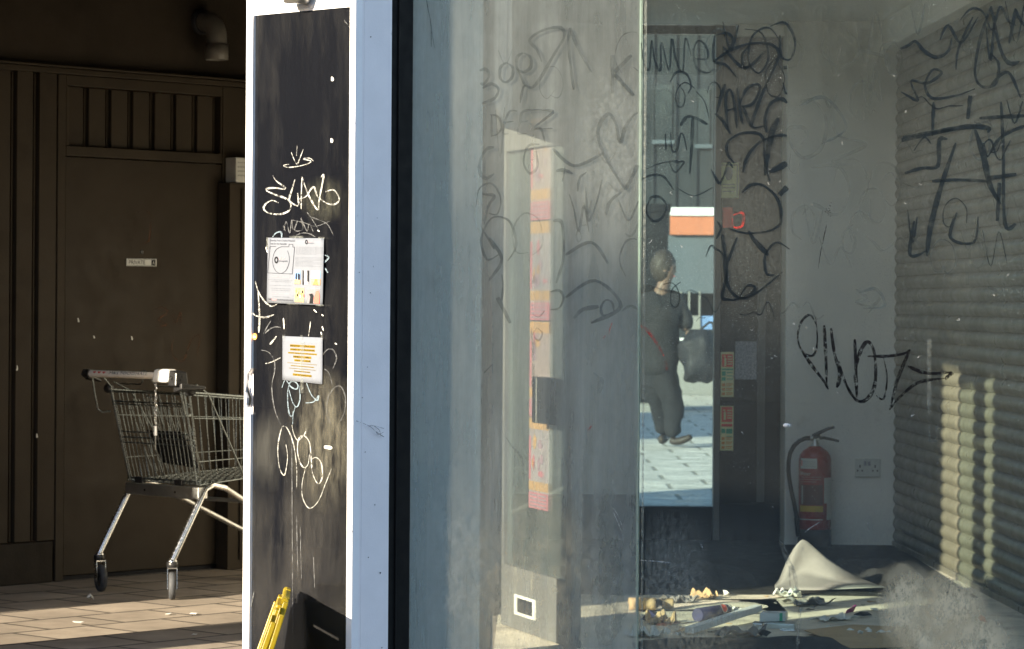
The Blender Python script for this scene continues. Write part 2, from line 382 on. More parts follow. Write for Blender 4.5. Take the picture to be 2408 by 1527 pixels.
_txt = {}
def textgeo(body):
    if body not in _txt:
        c = bpy.data.curves.new('t', 'FONT'); c.body = body; c.size = 1; c.resolution_u = 2
        o = bpy.data.objects.new('t', c); me = bpy.data.meshes.new_from_object(o)
        vs = [(v.co.x, v.co.y) for v in me.vertices]; fs = [tuple(p.vertices) for p in me.polygons]
        bpy.data.objects.remove(o); bpy.data.meshes.remove(me); bpy.data.curves.remove(c)
        xs = [v[0] for v in vs]; ys = [v[1] for v in vs]
        x0, x1, y0, y1 = min(xs), max(xs), min(ys), max(ys)
        _txt[body] = ([((x-x0)/(x1-x0), (y-y0)/(y1-y0)) for x, y in vs], fs)
    return _txt[body]
def text(mb, body, surf, s0, t0, s1, t1):       # (s0,t0) top left, (s1,t1) bottom right in surf's own parameters
    vs, fs = textgeo(body)
    mb.add([surf(s0+(s1-s0)*x, t1+(t0-t1)*y) for x, y in vs], fs, False)
def rect(mb, surf, s0, t0, s1, t1, n=1):
    mb.grid(lambda a, c: surf(s0+(s1-s0)*a, t1+(t0-t1)*c), n, n, False)

# ------------------------------------------------------------------ directions of the building grid
A = Vector((.682, .731, 0)); B = Vector((.731, -.682, 0))
def UO(u, o): return (.682*u+.731*o, .731*u-.682*o)
P = Fr(-.505, 9.4, -.731, .682)                # black panel, u runs to the left
def PS(px, py, out=.004): return P.hit(px, py, out)

# ------------------------------------------------------------------ ground
g = MB(); g.prism([(-150, -60), (150, -60), (150, 200), (-150, 200)], -.3, -.006); struct(obj('ground', g, 'road'))
g = MB(); q = [UO(5.6, -12.2), UO(5.6, -6.2), UO(13.5, -6.2), UO(13.5, -12.2)]
g.prism([(x, y) for x, y in q], -.1, 0.0); struct(obj('pavement', g, 'pave'))
g = MB(); g.prism([(-12, 17.9), (30, 17.9), (30, 44.9), (-12, 44.9)], -.1, -.001); struct(obj('back_pavement', g, 'slabs'))
g = MB(); q = [UO(-3, -6.7), UO(6.9, -6.7), UO(13, 3), UO(-3, 3)][::-1]; g.prism(q, -.1, -.001); struct(obj('front_pavement', g, 'road'))
g = MB(); g.prism([(-.07, 11.0), (-.02, 17.28), (2.5, 17.28), (2.6, 11.2), (.45, 10.12), (-.3, 9.64), (-.3, 10.4)], 0.0005, .004); struct(obj('shop_floor', g, 'floor_in'))

# ------------------------------------------------------------------ roof slab / ceiling
f0 = P.p(-.16, 0, -.02); f1 = P.p(5.2, 0, -.02)
rp = [(f0.x, f0.y), (2.95, 11.55), (2.95, 17.6), (-.2, 17.6), (-.2, 17.2), (f1.x, f1.y)]
hx0, hx1, hy0, hy1 = .05, 1.6, 12.1, 15.8          # added roof opening, out of view, to light the shop interior
g = MB()
for q in ([rp[0], rp[1], (2.95, hy0), (hx0, hy0)], [(hx1, hy0), (2.95, hy0), rp[2], (hx1, 17.6)], [(hx0, hy1), (hx1, hy1), (hx1, 17.6), (hx0, 17.6)], [rp[0], (hx0, hy0), (hx0, 17.6), rp[3], rp[4], rp[5]]): g.prism(q, 3.12, 3.5)
struct(obj('roof_slab', g, 'soffit'))
g = MB()
for q in ([(-.06, 10.0), (.45, 10.2), (2.5, 11.4), (2.51, hy0), (hx0, hy0)], [(hx1, hy0), (2.51, hy0), (2.6, 17.28), (hx1, 17.28)], [(hx0, hy1), (hx1, hy1), (hx1, 17.28), (hx0, 17.28)], [(-.06, 10.0), (hx0, hy0), (hx0, 17.28), (-.02, 17.28)]): g.prism(q, 3.0, 3.115)
struct(obj('ceiling', g, 'ceil'))
rl = thing('rooflight', 'white lined rooflight in the roof of the shop', 'rooflight', ((hx0+hx1)/2, (hy0+hy1)/2, 3.0))
g = MB()
for q in ([(hx0-.06, hy0-.06), (hx1+.06, hy0-.06), (hx1+.06, hy0), (hx0-.06, hy0)], [(hx0-.06, hy1), (hx1+.06, hy1), (hx1+.06, hy1+.06), (hx0-.06, hy1+.06)], [(hx0-.06, hy0), (hx0, hy0), (hx0, hy1), (hx0-.06, hy1)], [(hx1, hy0), (hx1+.06, hy0), (hx1+.06, hy1), (hx1, hy1)]): g.prism(q, 3.505, 3.86)
obj('upstand', g, 'ceil', rl)

# ------------------------------------------------------------------ column with black panel
uL, uR = P.uz(582, 700)[0], P.uz(838, 700)[0]
uPL, uPR = P.uz(597, 700)[0], P.uz(824.5, 700)[0]
zT = P.uz(712, 27)[1]
col = thing('clad_column', 'white framed column with glossy black graffitied front panel and pale grey side', 'column', P.p(.2, 0))
DEP = .15
g = MB(); g.box(P, uR+.002, uL-.002, 0, 3.1, -DEP+.004, -.010); obj('core', g, 'side', col)
g = MB(); g.box(P, uPR, uPL, 0, zT, -.009, 0); obj('front_panel', g, 'panel', col)
g = MB(); g.box(P, uPR, uPL, zT, 3.1, -.009, .004); obj('top_band', g, 'white', col)
g = MB(); g.box(P, uR, uPR, 0, 3.1, -.02, .012); obj('trim', g, 'white', col, .002)
# left trim torn open where it was knocked
zs = [P.uz(588, y)[1] for y in (866, 880, 905, 922, 936, 952, 966, 974)]
ws = [1, .35, .22, .12, .42, .3, .55, 1]
g = MB(); g.box(P, uPL, uL, zs[0], 3.1, -.02, .012); g.box(P, uPL, uL, 0, zs[-1], -.02, .012)
for i in range(7):
    a0, a1 = ws[i], ws[i+1]; z0, z1 = zs[i], zs[i+1]
    q = [(uL, z0), (uL, z1), (uL-(uL-uPL)*a1, z1), (uL-(uL-uPL)*a0, z0)]
    g.slab([P.p(u, z, .012) for u, z in q], -P.n, .03)
obj('trim', g, 'white', col)
g = MB()
stroke(g, [(584, 868), (580, 900), (583, 920), (587, 940), (580, 965)], 7, lambda x, y: P.hit(x, y, .002)); obj('torn_backing', g, 'black', col)
Sd = Fr(*(P.p(uR, 0, 0).to_2d()), .682, .731)   # side face, u away from camera
ue = Sd.uz(918, 700)[0]; ug = Sd.uz(853, 700)[0]; uf = Sd.uz(970, 700)[0]
g = MB(); g.box(Sd, .012, ug-.001, 0, 3.1, -.02, -.001); g.box(Sd, ug+.001, ue, 0, 3.1, -.02, -.001); obj('side_cladding', g, 'side', col)
SS = lambda x, y: Sd.hit(x, y, .0005)
for pts in [(K4([q])[0]) for q in ((980, 385), (955, 575), (935, 1110), (900, 1330))]+[K5([q])[0] for q in ((868, 183), (935, 540), (973, 1003), (890, 900), (985, 1515))]+[(834, 289), (829, 1249), (888, 512), (872, 86), (845, 640)]:
    g = MB(); x, y = pts; w_ = rnd.uniform(1.6, 3.6); stroke(g, [(x, y), (x+rnd.uniform(-1.5, 1.5), y+rnd.uniform(1.5, 4))], w_, SS, False, 3); obj('chipped_spot', g, 'tagblack', col)
# marks on the panel
S3 = lambda pts, w_, mb: stroke(mb, pts, w_, PS)
g = MB()
for pts, w_ in [([(405, 985), (400, 1060)], 3), ([(365, 1035), (385, 1085), (405, 1115), (425, 1070), (447, 1015)], 5),
    ([(515, 1095), (490, 1075), (445, 1080), (500, 1095), (470, 1115), (400, 1132), (340, 1137), (313, 1124), (350, 1116)], 6),
    ([(240, 1192), (262, 1228), (320, 1272), (312, 1284), (262, 1278), (205, 1280), (200, 1297), (262, 1325), (330, 1350), (362, 1385), (350, 1430), (290, 1455), (215, 1448), (178, 1420), (192, 1385), (235, 1362), (278, 1378)], 10),
    ([(390, 1220), (372, 1280), (350, 1355), (368, 1378), (412, 1395), (408, 1312)], 10), ([(438, 1200), (434, 1300), (432, 1420)], 8),
    ([(438, 1200), (462, 1275), (492, 1345), (545, 1426), (556, 1350), (585, 1195), (566, 1205)], 9),
    ([(420, 1352), (465, 1335), (515, 1270), (545, 1335), (610, 1382), (665, 1386), (690, 1350), (655, 1292), (597, 1303)], 9)]:
    S3(K3(pts), w_*.3465*1.05, g)
for pts, w_ in [([(148, 570), (158, 740), (153, 865)], 12), ([(128, 495), (150, 570), (195, 640), (245, 675), (290, 655)], 9), ([(105, 715), (130, 742), (200, 755), (262, 735)], 10),
    ([(280, 890), (258, 920), (232, 950)], 12), ([(198, 1088), (245, 1076), (310, 1045)], 8), ([(525, 785), (518, 840), (510, 890)], 7)]:
    S3(K4(pts), w_*.327, g)
for pts, w_ in [([(330, 135), (341, 220), (325, 330), (305, 335), (282, 270), (275, 150), (298, 30), (325, 10), (355, 55), (385, 150), (403, 290), (403, 430)], 6),
    ([(370, 0), (383, 60), (412, 105), (455, 65), (472, 25)], 6), ([(490, 200), (480, 270), (450, 290), (420, 240), (408, 160), (420, 90), (455, 75), (490, 120), (500, 200), (512, 330), (550, 402), (578, 350), (570, 260), (535, 222), (500, 240)], 7),
    ([(465, 290), (440, 400), (445, 500), (490, 568), (550, 520), (600, 400), (640, 300)], 5)]:
    S3(K5(pts), w_*.345, g)
obj('scratched_tag', g, 'tagwhite', col)
g = MB()
for pts, w_ in [([(330, 95), (345, 135)], 6), ([(335, 130), (350, 65), (375, 150), (390, 55), (400, 125), (432, 60), (412, 130), (470, 120), (455, 40), (500, 135), (515, 80), (545, 140)], 6),
    ([(390, 55), (480, 75), (560, 100), (660, 65)], 4), ([(520, 30), (600, 60), (650, 90), (690, 165)], 5), ([(500, 0), (530, 40), (580, 120)], 6), ([(420, 165), (470, 148), (520, 155), (560, 178)], 7),
    ([(240, 780), (212, 825), (190, 872), (235, 838), (275, 823), (310, 828)], 8), ([(170, 990), (222, 1005), (262, 1060), (267, 1140), (250, 1220), (248, 1290), (268, 1420), (310, 1525)], 7),
    ([(615, 1020), (650, 985), (690, 992), (712, 1050), (685, 1125)], 8), ([(625, 1125), (660, 1160), (682, 1240)], 6), ([(660, 1312), (700, 1258), (745, 1255), (775, 1330), (770, 1430), (740, 1500)], 7), ([(655, 1310), (640, 1430), (670, 1520)], 6)]:
    S3(K4(pts), w_*.327, g)
for x, y0, y1 in ((370, 60, 1500), (403, 620, 1000), (518, 900, 1110), (428, 700, 1050)): S3(K5([(x, y0), (x+3, (y0+y1)/2), (x+8, y1)]), 1.6, g)
S3(K5([(112, 1140), (95, 1220), (75, 1300)]), 3, g); S3(K3([(725, 140), (750, 170), (772, 190)]), 1.5, g)
obj('scratched_tag', g, 'taggrey', col)
g = MB()
for pts, w_ in [([(252, 178), (278, 148), (312, 142), (318, 182)], 10), ([(618, 303), (655, 322), (640, 345), (622, 362)], 10), ([(612, 390), (632, 405), (650, 435)], 10),
    ([(320, 1260), (345, 1205), (385, 1255), (425, 1270), (432, 1238), (405, 1215), (375, 1228), (360, 1320), (370, 1440), (392, 1465), (415, 1400)], 8),
    ([(370, 1275), (398, 1370), (430, 1397), (450, 1330), (440, 1240)], 7), ([(495, 1225), (530, 1310), (572, 1352), (582, 1318), (548, 1362), (490, 1370)], 8), ([(400, 1430), (396, 1525)], 6)]:
    S3(K4(pts), w_*.327, g)
obj('painted_tag', g, 'tagblue', col)
g = MB()
for cxp, cyp in ((642, 537), (638, 955)):
    S3(K3([(cxp-4, cyp-14), (cxp+3, cyp), (cxp-2, cyp+14)]), 5, g)
for pts in ([(575, 128), (590, 138)], [(548, 700), (570, 720)], [(605, 735), (618, 745)], [(608, 820), (618, 850)], [(330, 760), (335, 840)], [(205, 250), (215, 290)], [(600, 860), (605, 880)], [(700, 940), (715, 950)]):
    S3(K4(pts), 3, g)
S3(K5([(590, 150), (645, 158)]), 10, g)
obj('chipped_spot', g, 'labelw', col)

for k_, (px, py, rx, rz_, al, colr) in enumerate([(765, 1035, .19, .24, .42, (.26, .245, .19)), (700, 1260, .30, .22, .3, (.11, .105, .095)), (760, 470, .12, .08, .3, (.16, .16, .12)), (640, 1060, .12, .14, .4, (.12, .12, .11)), (690, 1430, .30, .20, .28, (.09, .085, .078))]):  # pale films painting the panel's warm glint and its grey lower sheen
    c_ = P.hit(px, py, .002+.0002*k_); rel = c_-base_of(col); M['worn%d' % k_] = softfilm('worn_patch', colr, al, 34 if k_ in (0, 2) else 7, rel, (rx, rx, rz_), (1, 1, .22))  # worn: films painting the panel's glint and sheen, not wear
    g = MB(); uu, zz_ = P.uz(px, py); g.quad(*[P.p(max(uPR, min(uPL, uu+a*rx)), zz_+c*rz_, .002+.0002*k_) for a, c in ((-1, -1), (1, -1), (1, 1), (-1, 1))]); obj('worn_patch', g, 'worn%d' % k_, col)  # worn_patch
# security lamp at the very top
g = MB(); c = P.hit(697, -12, .045); g.lathe(c, (0, 0, 1), [(-.028, .02), (-.026, .04), (0, .05), (.06, .05)], 20)
tag(obj('wall_light', g, 'steel', None, org=c), 'small grey round fitting on the white band at the top of the column', 'light')

# flyers on the panel
def quadsurf(cor, bulge, out=.006):
    def f(s, t, e=0.0):
        x = (cor[0][0]*(1-s)+cor[1][0]*s)*(1-t)+(cor[3][0]*(1-s)+cor[2][0]*s)*t
        y = (cor[0][1]*(1-s)+cor[1][1]*s)*(1-t)+(cor[3][1]*(1-s)+cor[2][1]*s)*t
        return P.hit(x, y, out+bulge(s, t)+e)
    return f
bul = lambda s, t: .010*abs(sin(2*pi*s))*t+.006*sin(3*t)*s
fs = quadsurf(KF([(77, 52), (620, 58), (608, 708), (66, 683)]), bul)
fly = thing('flyer', 'white two column flyer with camera outline and five small photos taped to the black panel', 'flyer', fs(.5, .5), None)
g = MB(); g.grid(lambda s, t: fs(s, t), 16, 10); obj('sheet', g, 'paper', fly, solid=.0008)
fe = lambda s, t: fs(s, t, .0016)
def KFst(x, y): return ((x-70)/545.0, (y-(52+6*(x-70)/545))/(640.0))
def ftext(mb, body, x0, y0, x1, y1): a = KFst(x0, y0); c = KFst(x1, y1); text(mb, body, fe, a[0], a[1], c[0], c[1])
g = MB(); ftext(g, 'Develop Your Creative Potential', 92, 70, 332, 95); ftext(g, 'with Dr Eva Kapadaki', 92, 102, 252, 125); ftext(g, 'photography', 180, 270, 264, 292); ftext(g, 'photography', 460, 98, 520, 112)
ftext(g, 'www.', 85, 648, 118, 664); ftext(g, '-on-photography.co.uk', 165, 648, 325, 670)
for pts in ([(150, 138), (92, 138), (73, 398), (312, 404), (330, 143), (313, 143), (313, 116), (276, 114), (274, 140), (200, 140)],):
    for a, c in zip(pts[:-1], pts[1:]): stroke(g, [KFst(*a), KFst(*c)], .006, fe, False, 4)
stroke(g, [KFst(*q) for q in [(200, 140), (150, 170), (122, 240), (122, 310), (150, 375), (200, 400), (250, 370), (278, 300), (280, 240), (262, 178)]], .006, fe, False)
obj('print', g, 'greyink', fly)
g = MB()
def ring(mb, x, y, r1, r2, n=20):
    a = [KFst(x+r1[0]*cos(k*2*pi/n), y+r1[1]*sin(k*2*pi/n)) for k in range(n)]; c = [KFst(x+r2[0]*cos(k*2*pi/n), y+r2[1]*sin(k*2*pi/n)) for k in range(n)]
    mb.add([fe(*q) for q in a+c], [(k, (k+1) % n, n+(k+1) % n, n+k) for k in range(n)], False)
ring(g, 155, 270, (20, 34), (9, 17)); obj('emblem', g, 'ink', fly); g = MB(); ring(g, 445, 94, (13, 22), (6, 11)); obj('emblem', g, 'ink', fly)
g = MB(); ftext(g, 'BRIGHT', 182, 242, 240, 266); ftext(g, 'BRIGHT', 462, 78, 505, 94); ftext(g, 'bright', 119, 648, 163, 670)
for y in (436, 600): ftext(g, 'photography courses and workshops', 118, y-6, 285, y+6)
obj('print', g, 'pinkink', fly)
g = MB()
for i in range(7): ftext(g, 'this unique photography programme offers a creative', 345, 140+i*11, 605-(60 if i == 6 else 0), 148+i*11)
for i in range(8): ftext(g, 'classes run by a practising artist and educator', 338, 240+i*12, 600-(90 if i in (3, 6) else 0), 248+i*12)
for y, a in ((466, 0), (482, 30), (520, 20), (550, 30), (568, 40), (630, 50)): ftext(g, 'one to one support in research writing and practice', 75+a, y-5, 310-a*.4, y+4)
obj('print', g, 'greyink', fly)
PH = [((334, 362, 393, 500), 'blueink'), ((413, 366, 474, 506), 'mono'), ((497, 370, 588, 508), 'blueink'), ((342, 536, 430, 676), 'tan'), ((462, 540, 584, 684), 'posterpale')]
for (x0, y0, x1, y1), m_ in PH:
    g = MB(); a = KFst(x0, y0); c = KFst(x1, y1); rect(g, fe, a[0], a[1], c[0], c[1], 2); ph = obj('printed_photo', g, m_, fly)
fe2 = lambda s, t: fs(s, t, .0024)
def patch(pts, m_):
    g = MB(); vs = [fe2(*KFst(*q)) for q in pts]; g.add(vs, [tuple(range(len(vs)))], False); obj('printed_photo_detail', g, m_, fly)
patch([(334, 455), (393, 462), (393, 500), (334, 500)], 'tan'); patch([(345, 400), (358, 392), (360, 460), (345, 458)], 'ink'); patch([(368, 395), (388, 408), (388, 465), (368, 462)], 'ink')
patch([(413, 366), (425, 368), (428, 506), (413, 506)], 'ink'); patch([(458, 368), (474, 368), (474, 480), (460, 470)], 'ink'); patch([(438, 380), (448, 380), (448, 500), (436, 500)], 'labelw')
patch([(497, 440), (588, 445), (588, 508), (497, 506)], 'tan'); patch([(538, 442), (546, 442), (572, 508), (512, 506)], 'posterorange')
patch([(480, 595), (510, 588), (524, 610), (520, 684), (484, 684), (492, 620)], 'ink'); patch([(525, 640), (548, 565), (572, 560), (584, 610), (580, 684), (530, 684)], 'redink')
for i in range(7): 
    x = 348+i*12; y = 560+(i*37 % 60); patch([(x, y), (x+11, y-6), (x+14, y+20), (x+4, y+26)], ('posterorange', 'ink', 'redink', 'labelw')[i % 4])
g = MB()
for (x0, y0, x1, y1) in ((60, 50, 80, 150), (565, 45, 625, 66), (285, 34, 420, 56), (260, 690, 400, 700), (540, 700, 615, 716)):
    q = KF([(x0, y0), (x1, y0), (x1, y1), (x0, y1)]); g = MB(); g.add([P.hit(x, y, .018) for x, y in q], [(0, 1, 2, 3)], False); obj('tape', g, 'tape', fly)

ns = quadsurf(KF([(219, 1006), (607, 1022), (604, 1474), (218, 1432)]), lambda s, t: .004*sin(pi*s)*t)
no = thing('notice', 'small white notice with yellow highlighted black lines taped to the black panel below the flyer', 'notice', ns(.5, .5))
g = MB(); g.grid(lambda s, t: ns(s, t), 12, 8); obj('sheet', g, 'paper', no, solid=.0008)
n1 = lambda s, t: ns(s, t, .0012); n2 = lambda s, t: ns(s, t, .002)
def KN(x, y): s = (x-218)/388.0; return (s, (y-(1006+16*s))/(428+24*s))
LN = [('BRIGHTON CENTRAL EAST', 290, 532, 1086, 1124), ('STREET KITCHEN PORTER', 291, 530, 1124, 1160), ('STAFF REQUIRED URGENTLY-', 272, 550, 1160, 1194), ('IMMEDIATE HIRE -', 322, 496, 1194, 1230), ('- \u00a310.42 PER HOUR', 332, 490, 1230, 1264),
      ('AVAILABLE ALL SHIFTS, PERMANENT STAFF', 266, 554, 1262, 1290), ('WORKING IN RESTAURANT, WORK', 298, 522, 1288, 1316), ('DOCUMENTS NEEDED AND EXPERIENCE', 280, 538, 1314, 1342), ('PREFERRED AVAILABLE', 330, 486, 1340, 1366), ('Call: 07504923164', 318, 500, 1368, 1408)]
g = MB(); h = MB()
for body, x0, x1, y0, y1 in LN:
    a = KN(x0, y0); c = KN(x1, y1); c2 = (c[0], c[1]-.003)
    rect(h, n1, a[0], a[1], c2[0], c2[1], 2)
    dy = (c[1]-a[1])*.18; text(g, body, n2, a[0]+.008, a[1]+dy, c[0]-.008, c[1]-dy*1.2)
obj('highlight', h, 'yelink', no); obj('lettering', g, 'ink', no)
g = MB()
for x in (228, 398, 600):
    q = KF([(x-10, 990 if x != 398 else 996), (x+14, 990 if x != 398 else 996), (x+14, 1040), (x-10, 1040)]); g = MB(); g.add([P.hit(a, c, .010) for a, c in q], [(0, 1, 2, 3)], False); obj('tape', g, 'tape', no)
g = MB(); q = KF([(385, 1060), (432, 1060), (420, 1560), (392, 1560)]); g.add([P.hit(a, c, .0105) for a, c in q], [(0, 1, 2, 3)], False)
obj('tape', g, 'tape', no)
st = K4([(127, 893)])[0]; c = P.hit(*st, .001)
g = MB(); g.lathe(c, P.n, [(0, .0105), (.002, .0105)], 22)
so = tag(obj('round_sticker', g, 'orangeink', None, org=c), 'small orange round sticker at the left edge of the black panel', 'sticker')
g = MB()
for k in range(3): rect(g, lambda s, t: c+P.d*(-s)+Vector((0, 0, -t))+P.n*.003, -.006+k*.0045, -.003+k*.001, -.003+k*.0045, .003)
obj('print', g, 'labelw', so)

# ------------------------------------------------------------------ cobweb hanging off the side
g = MB()
c0 = Sd.hit(838, 990, .006)
for pts in ([(838, 990), (868, 1002), (884, 1015), (903, 1028)], [(868, 1002), (880, 1002), (903, 1008)], [(884, 1015), (890, 1022), (903, 1016)], [(880, 1002), (892, 1012), (896, 1026)]):
    stroke(g, pts, 1.3, lambda x, y: Sd.hit(x, y, .008), False)
tag(obj('cobweb', g, 'taggrey', None, org=c0, solid=.0006), 'wisps of grey cobweb on the pale side of the column', 'cobweb')

# ------------------------------------------------------------------ black post behind the column
g = MB(); g.box(Sd, ue+.001, uf, 0, 3.1, -.10, -.004); g.box(Sd, ue+.03, ue+.036, 0, 3.1, -.01, .001)
mu = tag(obj('mullion', g, 'black', None, org=Sd.p(ue, 0, 0), bevel=.002), 'black aluminium window post between the column and the dirty glass', 'window post')
# ------------------------------------------------------------------ dirty front panes
pl = Sd.p(uf, 0, -.03)
GA = Fr(pl.x, pl.y, .43-pl.x, 10.1-pl.y)
uA = GA.uz(1502, 712)[0]
ea = GA.p(uA+.004, 0)
GB = Fr(ea.x, ea.y, 2.44-ea.x, 11.30-ea.y)
uB = (Vector((2.44, 11.30, 0))-ea).length
def pane(name, fr, u0, u1, m_, label):
    g = MB(); z0, z1 = .02, 3.0
    a = [fr.p(u0, z0, .006), fr.p(u1, z0, .006), fr.p(u1, z1, .006), fr.p(u0, z1, .006)]
    c = [fr.p(u0, z0, -.006), fr.p(u1, z0, -.006), fr.p(u1, z1, -.006), fr.p(u0, z1, -.006)]
    g.quad(*a); g.cur = 1; g.quad(*c[::-1]); g.cur = 2
    for i in range(4): g.quad(a[i], c[i], c[(i+1) % 4], a[(i+1) % 4])
    o = obj(name, g, [m_, 'glassclean', 'glassedge'], None, org=fr.p(u0, 0)); return tag(o, label, 'window pane')
pa = pane('window_pane', GA, 0, uA, 'glassA', 'hazy streaked glass pane beside the black post with a green polished edge')
pb = pane('window_pane', GB, 0, uB, 'glassB', 'large dusty graffitied glass pane in front of the red extinguisher and the roller shutter')
# narrow second edge line just right of the joint
g = MB(); g.box(GB, .008, .014, .02, 3.0, .0065, .012); obj('sealant', g, 'tape', pb)
GS = lambda x, y, out=.010: GA.hit(x, y, out) if x < 1503.5 else GB.hit(x, y, out)
tags = {('B', 'tagghost'): MB(), ('A', 'tagghost'): MB(), ('A', 'tagfaint'): MB(), ('B', 'tagfaint'): MB(), ('B', 'tagdark'): MB(), ('A', 'tagdark'): MB(), ('B', 'tagblack'): MB(), ('B', 'tagred'): MB(), ('A', 'tagred'): MB(), ('A', 'dirtgrey'): MB(), ('B', 'dirtgrey'): MB(), ('B', 'tape'): MB(), ('B', 'tagwhite'): MB(), ('A', 'tagwhite'): MB()}
def gtag(pts, wd, m_, taper=True):
    if m_ in ('tagfaint', 'tagdark') and wd > 3: wd *= .98
    for side, lo, hi in (('A', -1e9, 1501.5), ('B', 1505.5, 1e9)):
        run = []
        for q in spline(pts, 6)+[None]:
            if q is not None and lo <= q[0] <= hi: run.append(q)
            else:
                if len(run) > 2: stroke(tags[(side, m_)], run, wd, GS, taper and len(run) > 8, 1)
                run = []
k = .3465
for pts, w_ in [([(540, 480), (585, 472), (605, 515), (570, 570), (545, 565)], 20), ([(560, 600), (620, 570), (668, 605), (640, 670), (560, 700)], 20),
    ([(720, 425), (682, 460), (680, 530), (718, 560), (760, 525), (765, 460), (722, 425)], 18), ([(835, 360), (795, 390), (795, 465), (840, 490), (888, 455), (885, 390), (840, 360)], 20), ([(800, 470), (830, 540), (855, 582), (900, 592), (950, 535), (1045, 370), (1110, 262), (1108, 205), (1060, 186), (950, 215), (880, 275), (930, 340), (962, 420)], 20), ([(855, 582), (835, 600), (815, 700)], 14),
    ([(1155, 190), (1145, 300), (1165, 500), (1180, 610)], 22), ([(1155, 190), (1205, 320), (1300, 490)], 24),
    ([(622, 780), (622, 860), (622, 930)], 14), ([(610, 780), (660, 790), (692, 855), (665, 910), (622, 922)], 14), ([(795, 755), (745, 758), (712, 830), (702, 905), (738, 908)], 14), ([(710, 832), (770, 825)], 10), ([(940, 745), (835, 758), (815, 830), (800, 905), (860, 908)], 15), ([(820, 830), (870, 822)], 10), ([(930, 745), (1040, 757), (975, 815), (915, 872), (1035, 872)], 15),
    ([(640, 1000), (590, 1012), (548, 1080), (542, 1165), (580, 1212), (640, 1180)], 22), ([(1530, 1290), (1400, 1080), (1345, 930), (1362, 830), (1420, 775), (1468, 850), (1495, 970), (1528, 870), (1590, 780), (1660, 765), (1692, 830), (1680, 960), (1600, 1150), (1530, 1290)], 24),
    ([(1260, 1270), (1268, 1400), (1282, 1500), (1330, 1390), (1372, 1220)], 14), ([(1060, 1162), (1115, 1155), (1172, 1180)], 20), ([(1120, 1130), (1112, 1190), (1100, 1235)], 12), ([(1400, 1460), (1425, 1370), (1510, 1300)], 20), ([(1265, 1170), (1220, 1210), (1205, 1300)], 14), ([(560, 1320), (640, 1330), (600, 1400), (570, 1527)], 18), ([(1150, 1320), (1180, 1420), (1200, 1527)], 12)]:
    gtag(R1(pts), w_*k, 'tagfaint')
for pts, w_ in [([(1040, 60), (1100, 75), (1110, 300), (1060, 480)], 22), ([(1020, 540), (1080, 530), (1110, 580), (1080, 650), (1020, 660)], 16), ([(690, 420), (700, 500), (690, 600)], 14), ([(1180, 720), (1240, 660), (1350, 640)], 30), ([(930, 780), (905, 830), (940, 870), (965, 820), (935, 785)], 12), ([(900, 690), (940, 710), (980, 670)], 10), ([(550, 100), (600, 180), (640, 250)], 14), ([(570, 1090), (630, 1030)], 8)]:
    gtag(R2(pts), w_*k, 'tagfaint')
for pts, w_ in [([(110, 290), (125, 420), (165, 470), (180, 275), (200, 400), (240, 480), (248, 290), (300, 480), (317, 265), (345, 400), (392, 490), (410, 260), (450, 380)], 16), ([(475, 400), (562, 395), (545, 310), (495, 278), (465, 360), (490, 465), (560, 495), (605, 465)], 16), ([(610, 240), (600, 330), (600, 420)], 18), ([(620, 240), (690, 225), (730, 268), (695, 355), (605, 420), (680, 440), (760, 530)], 18),
    ([(110, 1220), (180, 1190), (262, 1200), (330, 1290)], 16), ([(150, 1400), (180, 1340), (240, 1340), (282, 1400), (250, 1480), (190, 1500), (150, 1450), (148, 1400)], 18), ([(375, 855), (420, 795), (475, 800), (560, 845)], 26), ([(460, 800), (455, 950), (440, 1180)], 26), ([(275, 910), (278, 1020)], 14), ([(310, 900), (318, 1015), (350, 1022), (378, 910), (400, 930), (420, 1020)], 14), ([(300, 1100), (340, 1170), (400, 1100), (330, 1105)], 14), ([(140, 1150), (240, 1110), (360, 1090)], 12), ([(360, 1280), (470, 1330), (600, 1270)], 10),
    ([(480, 620), (540, 690), (570, 800)], 10)]:
    gtag(R4(pts), w_*k*.9, 'tagdark')
for pts, w_ in [([(680, 570), (650, 660), (622, 770)], 20), ([(612, 770), (662, 820), (715, 912)], 18), ([(700, 880), (682, 700), (695, 622), (722, 622), (748, 750), (757, 868)], 18), ([(690, 750), (755, 735)], 14), ([(760, 600), (785, 780), (798, 840)], 18), ([(780, 705), (825, 605), (900, 572), (912, 620), (862, 708), (790, 722)], 18), ([(800, 722), (825, 790), (855, 862)], 18),
    ([(600, 422), (700, 350), (850, 297), (985, 300), (1045, 360), (1022, 440), (965, 560), (900, 720), (860, 858), (950, 855)], 20), ([(960, 900), (950, 800), (990, 702), (1060, 672), (1100, 700)], 24), ([(1042, 800), (1000, 890), (965, 1060), (950, 1190)], 36), ([(800, 1170), (832, 1060), (920, 962), (1040, 920), (1100, 922)], 20), ([(740, 1110), (692, 1040), (702, 960), (790, 906), (900, 906), (942, 960), (945, 1080), (980, 1230)], 18), ([(1100, 1108), (1040, 1140), (980, 1170)], 40),
    ([(790, 1310), (850, 1258), (930, 1256), (1020, 1330), (1058, 1430), (1052, 1527)], 20), ([(1048, 1325), (1100, 1270)], 34), ([(1075, 460), (1100, 458)], 30), ([(1075, 560), (1085, 620), (1100, 640)], 14)]:
    gtag(R4(pts), w_*k, 'tagdark')
for pts, w_ in [([(760, 170), (722, 270), (692, 360), (690, 430), (660, 570), (700, 592), (760, 590), (850, 560), (882, 510), (830, 498), (780, 570)], 20), ([(660, 150), (672, 250), (690, 360)], 24), ([(838, 125), (868, 178), (910, 225), (970, 290)], 30), ([(1050, 0), (1062, 60), (1030, 100), (960, 130), (820, 140), (700, 110)], 14), ([(625, 60), (650, 110), (620, 180)], 14)]:
    gtag(R5(pts), w_*k, 'tagdark')
